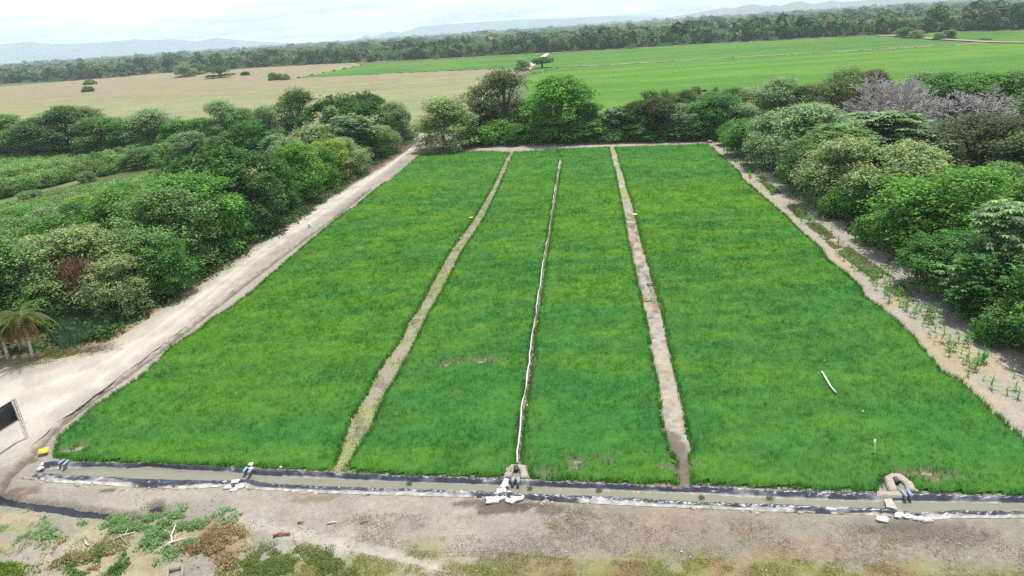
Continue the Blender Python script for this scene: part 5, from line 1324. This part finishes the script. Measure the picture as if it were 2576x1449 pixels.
# rubble heap near lone trees
grass_zone('rubble_grass', [(1290,188),(1318,172),(1345,165),(1330,188),(1305,198)], 1800, (.3, 1.2), .6, [(.5, .46, .38), (.35, .33, .2)], 812, 'pale rubble and dry grass by the farm road bend', .4, .1)
grass_zone('maize_margin', [(1150,278),(1186,256),(1204,240),(1196,240),(1175,252),(1140,275)], 2500, (1., 2.), .25, [(.25, .32, .1), (.36, .36, .16)], 813, 'taller green stalks at the edge of the tan field by the road')

# ------------------------------------------------------------------ the far woods
def low_tree(seed, n, rad=1.0):
    r = np.random.default_rng(seed); lob = [(np.array([0, 0, .62]), .42)] + [(np.array([.5 * math.cos(a), .5 * math.sin(a), r.uniform(.35, .7)]), r.uniform(.26, .38)) for a in r.uniform(0, 6.28, 6)]
    per = n // len(lob); P_, N_, C_ = [], [], []
    for c0, lr in lob:
        d = rand_dirs(per, r); d[:, 2] = np.where(d[:, 2] < -.3, -d[:, 2], d[:, 2])
        P_.append(c0 + d * lr * np.array([1, 1, .8]) * r.uniform(.75, 1.05, (per, 1))); N_.append(d + np.array([0, 0, .35]) + r.normal(0, .4, d.shape)); C_.append(np.ones((per, 3)) * (r.uniform(.9, 1.1) * r.uniform(.65, 1.4, (per, 1))))
    return np.vstack(P_), np.vstack(N_), np.vstack(C_)
edge_w = PP(edge)
# individuals: the front row of the far wood
FT = []
for v in range(6):
    a, b, c_ = low_tree(900 + v, 620); a = a * np.array([5, 5, 10]); a[:, 2] = np.maximum(a[:, 2], .2)
    V, F, C3 = cards(a, b, rng.uniform(.5, .95, len(a)), .6, c_, v)
    FT.append(mesh_np('forest_tree', V, [F], M['farleaf_obj'], C3, link=False))
Ed = densify(edge_w, 1.0); Ld = np.r_[0, np.cumsum(np.linalg.norm(np.diff(Ed, axis=0), axis=1))]
FCOL = [((.07, .14, .04), 'mid green'), ((.035, .085, .025), 'dark green'), ((.17, .20, .085), 'pale olive'), ((.09, .18, .045), 'fresh green'), ((.09, .10, .05), 'brownish')]
def sect(xpix):
    return ('left of the tan field' if xpix < 450 else 'behind the tan field' if xpix < 890 else 'behind the green wedge field' if xpix < 1370 else
            'behind the far green field, left part' if xpix < 1700 else 'behind the far green field, middle' if xpix < 2100 else 'behind the far right track')
xp_of = np.interp(np.linspace(0, 1, len(Ed)), np.linspace(0, 1, len(Ed)), np.arange(len(Ed)))
rx = []
for e in Ed:   # print reading of each border point, for wording only
    v = np.array([e[0], e[1], -H]); rx.append((v @ Rv / (v @ Fv) * FPX + 512) / K)
rx = np.array(rx); nt = 0
targets = np.arange(-40, 2640, 11.5)
for k, xx in enumerate(targets):
    xx = xx + random.uniform(-4, 4); i = int(np.argmin(np.abs(rx - xx))); e = Ed[i]; D = math.hypot(*e); back = random.choice([6, 9, 14, 22, 30])
    q = e * (1 + back / D); ci = random.choices(range(5), [4, 3, 3, 3, 1])[0]; cc, cn = FCOL[ci]
    h = random.choice([7, 9, 11, 13, 16]) * random.uniform(.85, 1.15) * (1.0 if back < 20 else 1.3); w = random.uniform(.75, 1.25) * h / 10
    w *= 1 if D < 900 else 1.25
    o = bpy.data.objects.new('forest_tree', FT[k % 6]); C.objects.link(o); o.location = (q[0], q[1], -.3); o.scale = (w, w, h / 10 * 1.08); o.rotation_euler = (0, 0, random.uniform(0, 6.28))
    j = random.uniform(.85, 1.15); o.color = (cc[0] * j, cc[1] * j, cc[2] * j, 1)
    sz = 'tall' if h > 13.5 else 'low' if h < 9.5 else 'middling'
    tag(o, '%s %s tree fronting the far wood %s' % (sz, cn, sect(xx)), 'tree', 'front trees of the far wood'); nt += 1
# the mass behind
th = np.array([math.atan2(e[0], e[1]) for e in Ed]); rD = np.array([math.hypot(*e) for e in Ed]); so = np.argsort(th)
def edge_r(t): return np.interp(t, th[so], rD[so])
r4 = np.random.default_rng(44)
def mass(n, protos_n, size, seed, umin, umax, name, lab, wscale):
    r = np.random.default_rng(seed); t = r.uniform(th.min(), th.max(), n); u = r.uniform(umin, umax, n)
    re = edge_r(t); R_ = re * (1 + 12 / re) * np.exp(u * np.log(9000 / re))
    clear = fbm(np.sin(t) * R_ * .0022, np.cos(t) * R_ * .0022, 77, 3)
    ok = clear < .66; t, R_ = t[ok], R_[ok]; n = len(t)
    pos = np.stack([np.sin(t) * R_, np.cos(t) * R_], -1)
    reg = fbm(pos[:, 0] * .004, pos[:, 1] * .004, 78, 3)
    h = r.uniform(7, 14, n) * (.8 + .6 * reg); h = np.where(r.random(n) < .09, h * 1.6, h)
    w = h * .5 * r.uniform(.8, 1.3, n) * (1 + wscale * R_ / 3000)
    Vs, Fs, Cs = [], [], []; n0 = 0
    pr = [low_tree(50 + k, protos_n) for k in range(5)]
    for k in range(5):
        m = np.arange(n) % 5 == k; a, b, c_ = pr[k]; nn = m.sum(); ln = len(a)
        ctr = np.empty((nn, ln, 3)); ctr[..., :2] = pos[m][:, None] + a[None, :, :2] * w[m][:, None, None]; ctr[..., 2] = a[None, :, 2] * h[m][:, None]
        tint = np.array([f[0] for f in FCOL])[r.choice(5, nn, p=[.32, .24, .16, .2, .08])] * r.uniform(.8, 1.2, (nn, 1))
        cc = tint[:, None] * c_[None]
        sz = np.repeat((size * (w[m] / 5)), ln) * r.uniform(.7, 1.2, nn * ln)
        V, F, C3 = cards(ctr.reshape(-1, 3), np.tile(b, (nn, 1)), sz, .7, cc.reshape(-1, 3), seed + k)
        Vs.append(V); Fs.append(F + n0); Cs.append(C3); n0 += len(V)
    return tag(mesh_np(name, np.vstack(Vs), [np.vstack(Fs)], M['farleaf'], np.vstack(Cs)), lab, 'forest', kind='stuff')
mass(2600, 150, 1.25, 61, 0.0, .28, 'forest', 'mixed woodland stretching behind the front row of far trees', .2)
mass(4200, 46, 2.2, 62, .2, 1.0, 'forest', 'distant woodland fading towards the horizon', .8)
# canopy sheet that closes the gaps
nt_, nr_ = 900, 170
tt = np.linspace(th.min() - .02, th.max() + .02, nt_); uu = np.linspace(0, 1, nr_)
T, U_ = np.meshgrid(tt, uu); re = edge_r(T); RR = (re + 22) * np.exp(U_ * np.log(10500 / re))
x, y = np.sin(T) * RR, np.cos(T) * RR
hz = 5.5 + 5 * fbm(x * .05, y * .05, 90, 3) + 5 * fbm(x * .004, y * .004, 91, 3) + rng.uniform(-1, 1.5, x.shape)
hz *= sstep(0, .01, U_) * (T > -9)
cc = np.array([.03, .062, .018])[None, None] * (.7 + .6 * fbm(x * .01, y * .01, 92))[..., None] + np.array([.05, .03, .02]) * (fbm(x * .006, y * .004, 93)[..., None] > .62)
clr = fbm(x * .0022, y * .0022, 77, 3) > .67
hz = np.where(clr, .6, hz); cc = np.where(clr[..., None], np.array([.36, .33, .22]), cc)
i = np.arange(T.size).reshape(T.shape); F = np.stack([i[:-1, :-1], i[:-1, 1:], i[1:, 1:], i[1:, :-1]], -1).reshape(-1, 4)
tag(mesh_np('forest_canopy', np.stack([x, y, hz], -1).reshape(-1, 3), [F], M['canopy'], cc.reshape(-1, 3)), 'closed canopy of the plain reaching the horizon', 'forest', kind='stuff')

# ------------------------------------------------------------------ hills
def ridge(pts, D, depth, colr, seed, rough=.2):
    xs = np.array([p[0] for p in pts], float); ys = np.array([p[1] for p in pts], float); X_ = np.linspace(xs[0], xs[-1], 260); Y_ = np.interp(X_, xs, ys)
    rows = np.linspace(-1, 1, 21); V = []; Cc = []
    top = np.array([at_dist(a, b, D) for a, b in zip(X_, Y_)])
    tz = np.maximum(top[:, 2], 2) * (1 + .06 * (fbm(X_ * .05, X_ * 0, seed, 4) - .5))
    fade = np.minimum(1, np.minimum(np.arange(260), np.arange(260)[::-1]) / 12.0); tz = tz * fade
    for rw in rows:
        s = 1 + rw * depth / D; xy = top[:, :2] * s
        z = tz * (1 - abs(rw)) ** .9 * (1 + rough * 2 * (fbm(xy[:, 0] * .0012, xy[:, 1] * .0012, seed, 4) - .5) * (abs(rw) > .02))
        V.append(np.c_[xy, np.maximum(z, -.5)])
    V = np.array(V); i = np.arange(V.shape[0] * V.shape[1]).reshape(V.shape[:2]); F = np.stack([i[:-1, :-1], i[:-1, 1:], i[1:, 1:], i[1:, :-1]], -1).reshape(-1, 4)
    cc = np.tile(colr, (V.shape[0] * V.shape[1], 1))
    return tag(mesh_np('hills', V.reshape(-1, 3), [F], M['hill'], cc, smooth=True), kind='structure')
ridge([(-300,125),(-150,108),(0,112),(75,104),(110,110),(170,110),(230,108),(270,105),(340,98),(380,101),(440,99),(500,103),(545,95),(600,101),(650,104),(720,108),(800,106)], 13300, 1500, (.12, .16, .14), 5)
ridge([(860,102),(905,97),(920,87),(935,93),(980,79),(1010,82),(1060,66),(1130,60),(1200,56),(1288,50),(1400,47),(1500,41),(1560,39),(1640,43),(1700,44)], 13300, 1500, (.12, .16, .14), 6)
ridge([(1650,46),(1720,38),(1750,32),(1790,25),(1825,19),(1850,20),(1888,10),(1910,13),(1932,16),(1947,11),(1962,15),(1985,8),(1998,5),(2014,3),(2040,9),(2060,8),(2092,1),(2115,5),(2160,2),(2230,-4),(2300,-2),(2500,-14),(2700,-20)], 9500, 1300, (.16, .15, .13), 7)

# ------------------------------------------------------------------ air
bpy.ops.mesh.primitive_cube_add(size=1, location=(0, 0, 0)) if False else None
mb = MB(); mb.box((0, 0, 0), (31000, 31000, 1), None); hz_o = mb.build('haze', None)
zlo, zhi = -2.0, 420.0
hz_o.scale = (1, 1, zhi - zlo); hz_o.location = (0, 0, (zhi + zlo) / 2)
hm = bpy.data.materials.new('haze'); hm.use_nodes = True; nt = hm.node_tree; nt.nodes.clear()
ov = nt.nodes.new('ShaderNodeOutputMaterial'); pv = nt.nodes.new('ShaderNodeVolumePrincipled')
pv.inputs['Color'].default_value = (.76, .89, 1, 1); pv.inputs['Density'].default_value = 1.1e-4; pv.inputs['Anisotropy'].default_value = 0
nt.links.new(pv.outputs[0], ov.inputs['Volume']); hz_o.data.materials.clear(); hz_o.data.materials.append(hm)
tag(hz_o, kind='stuff')

# ------------------------------------------------------------------ light
SUN_EL = math.radians(75); az = math.atan2(.6, .8)   # sun behind the scene, a little to the right
sd = Vector((math.sin(az) * math.cos(SUN_EL), math.cos(az) * math.cos(SUN_EL), math.sin(SUN_EL)))
sun = bpy.data.lights.new('sun', 'SUN'); sun.energy = 4.0; sun.angle = math.radians(.6); sun.color = (1, .96, .89)
so_ = bpy.data.objects.new('sun', sun); C.objects.link(so_); so_.rotation_euler = (-sd).to_track_quat('-Z', 'Y').to_euler(); so_.location = (0, 0, 100)
w = bpy.data.worlds.new('World'); bpy.context.scene.world = w; w.use_nodes = True
nt = w.node_tree; N = nt.nodes; L = nt.links; N.clear()
out = N.new('ShaderNodeOutputWorld'); bg = N.new('ShaderNodeBackground'); bg.inputs['Strength'].default_value = .1
sky = N.new('ShaderNodeTexSky'); sky.sky_type = 'NISHITA'; sky.sun_disc = False; sky.sun_elevation = SUN_EL; sky.sun_rotation = az
sky.air_density = 1.0; sky.dust_density = 1.5
tc = N.new('ShaderNodeTexCoord'); sx = N.new('ShaderNodeSeparateXYZ'); L.new(tc.outputs['Generated'], sx.inputs[0])
ad = N.new('ShaderNodeMath'); ad.operation = 'ADD'; ad.inputs[1].default_value = .08; L.new(sx.outputs['Z'], ad.inputs[0])
mxm = N.new('ShaderNodeMath'); mxm.operation = 'MAXIMUM'; mxm.inputs[1].default_value = .03; L.new(ad.outputs[0], mxm.inputs[0])
dx = N.new('ShaderNodeMath'); dx.operation = 'DIVIDE'; L.new(sx.outputs['X'], dx.inputs[0]); L.new(mxm.outputs[0], dx.inputs[1])
dy = N.new('ShaderNodeMath'); dy.operation = 'DIVIDE'; L.new(sx.outputs['Y'], dy.inputs[0]); L.new(mxm.outputs[0], dy.inputs[1])
cb = N.new('ShaderNodeCombineXYZ'); L.new(dx.outputs[0], cb.inputs[0]); L.new(dy.outputs[0], cb.inputs[1])
no = N.new('ShaderNodeTexNoise'); no.inputs['Scale'].default_value = .55; no.inputs['Detail'].default_value = 7; no.inputs['Roughness'].default_value = .6; L.new(cb.outputs[0], no.inputs['Vector'])
mr = N.new('ShaderNodeMapRange'); mr.inputs['From Min'].default_value = .38; mr.inputs['From Max'].default_value = .62; L.new(no.outputs['Fac'], mr.inputs['Value'])
mr.inputs['To Min'].default_value = .25; mr.inputs['To Max'].default_value = 1
me_ = N.new('ShaderNodeMapRange'); L.new(sx.outputs['Z'], me_.inputs['Value']); me_.inputs['From Min'].default_value = .15; me_.inputs['From Max'].default_value = .8
me_.inputs['To Min'].default_value = 1; me_.inputs['To Max'].default_value = .22
mm = N.new('ShaderNodeMath'); mm.operation = 'MULTIPLY'; L.new(mr.outputs[0], mm.inputs[0]); L.new(me_.outputs[0], mm.inputs[1])
mx = N.new('ShaderNodeMix'); mx.data_type = 'RGBA'; L.new(mm.outputs[0], mx.inputs[0]); L.new(sky.outputs[0], mx.inputs[6]); mx.inputs[7].default_value = (12.2, 12.5, 12.7, 1)
L.new(mx.outputs[2], bg.inputs['Color']); L.new(bg.outputs[0], out.inputs['Surface'])

# ------------------------------------------------------------------ camera
cam = bpy.data.cameras.new('camera'); co = bpy.data.objects.new('camera', cam); C.objects.link(co)
cam.sensor_fit = 'HORIZONTAL'; cam.sensor_width = 36; cam.lens = 36 * FPX / 1024; cam.clip_start = .5; cam.clip_end = 80000
m = Matrix(((Rv[0], Uv[0], -Fv[0], 0), (Rv[1], Uv[1], -Fv[1], 0), (Rv[2], Uv[2], -Fv[2], H), (0, 0, 0, 1)))
co.matrix_world = m
sc = bpy.context.scene; sc.camera = co
sc.view_settings.view_transform = 'Standard'; sc.view_settings.look = 'None'; sc.view_settings.gamma = 1; sc.view_settings.exposure = 0.55
sc.cycles.max_bounces = 6; sc.cycles.diffuse_bounces = 3; sc.cycles.glossy_bounces = 2; sc.cycles.transmission_bounces = 4; sc.cycles.volume_bounces = 2
sc.cycles.use_denoising = False
sc.render.resolution_x = 1024; sc.render.resolution_y = 576
print('trees', nt if isinstance(nt, int) else '', 'maize', nmz)
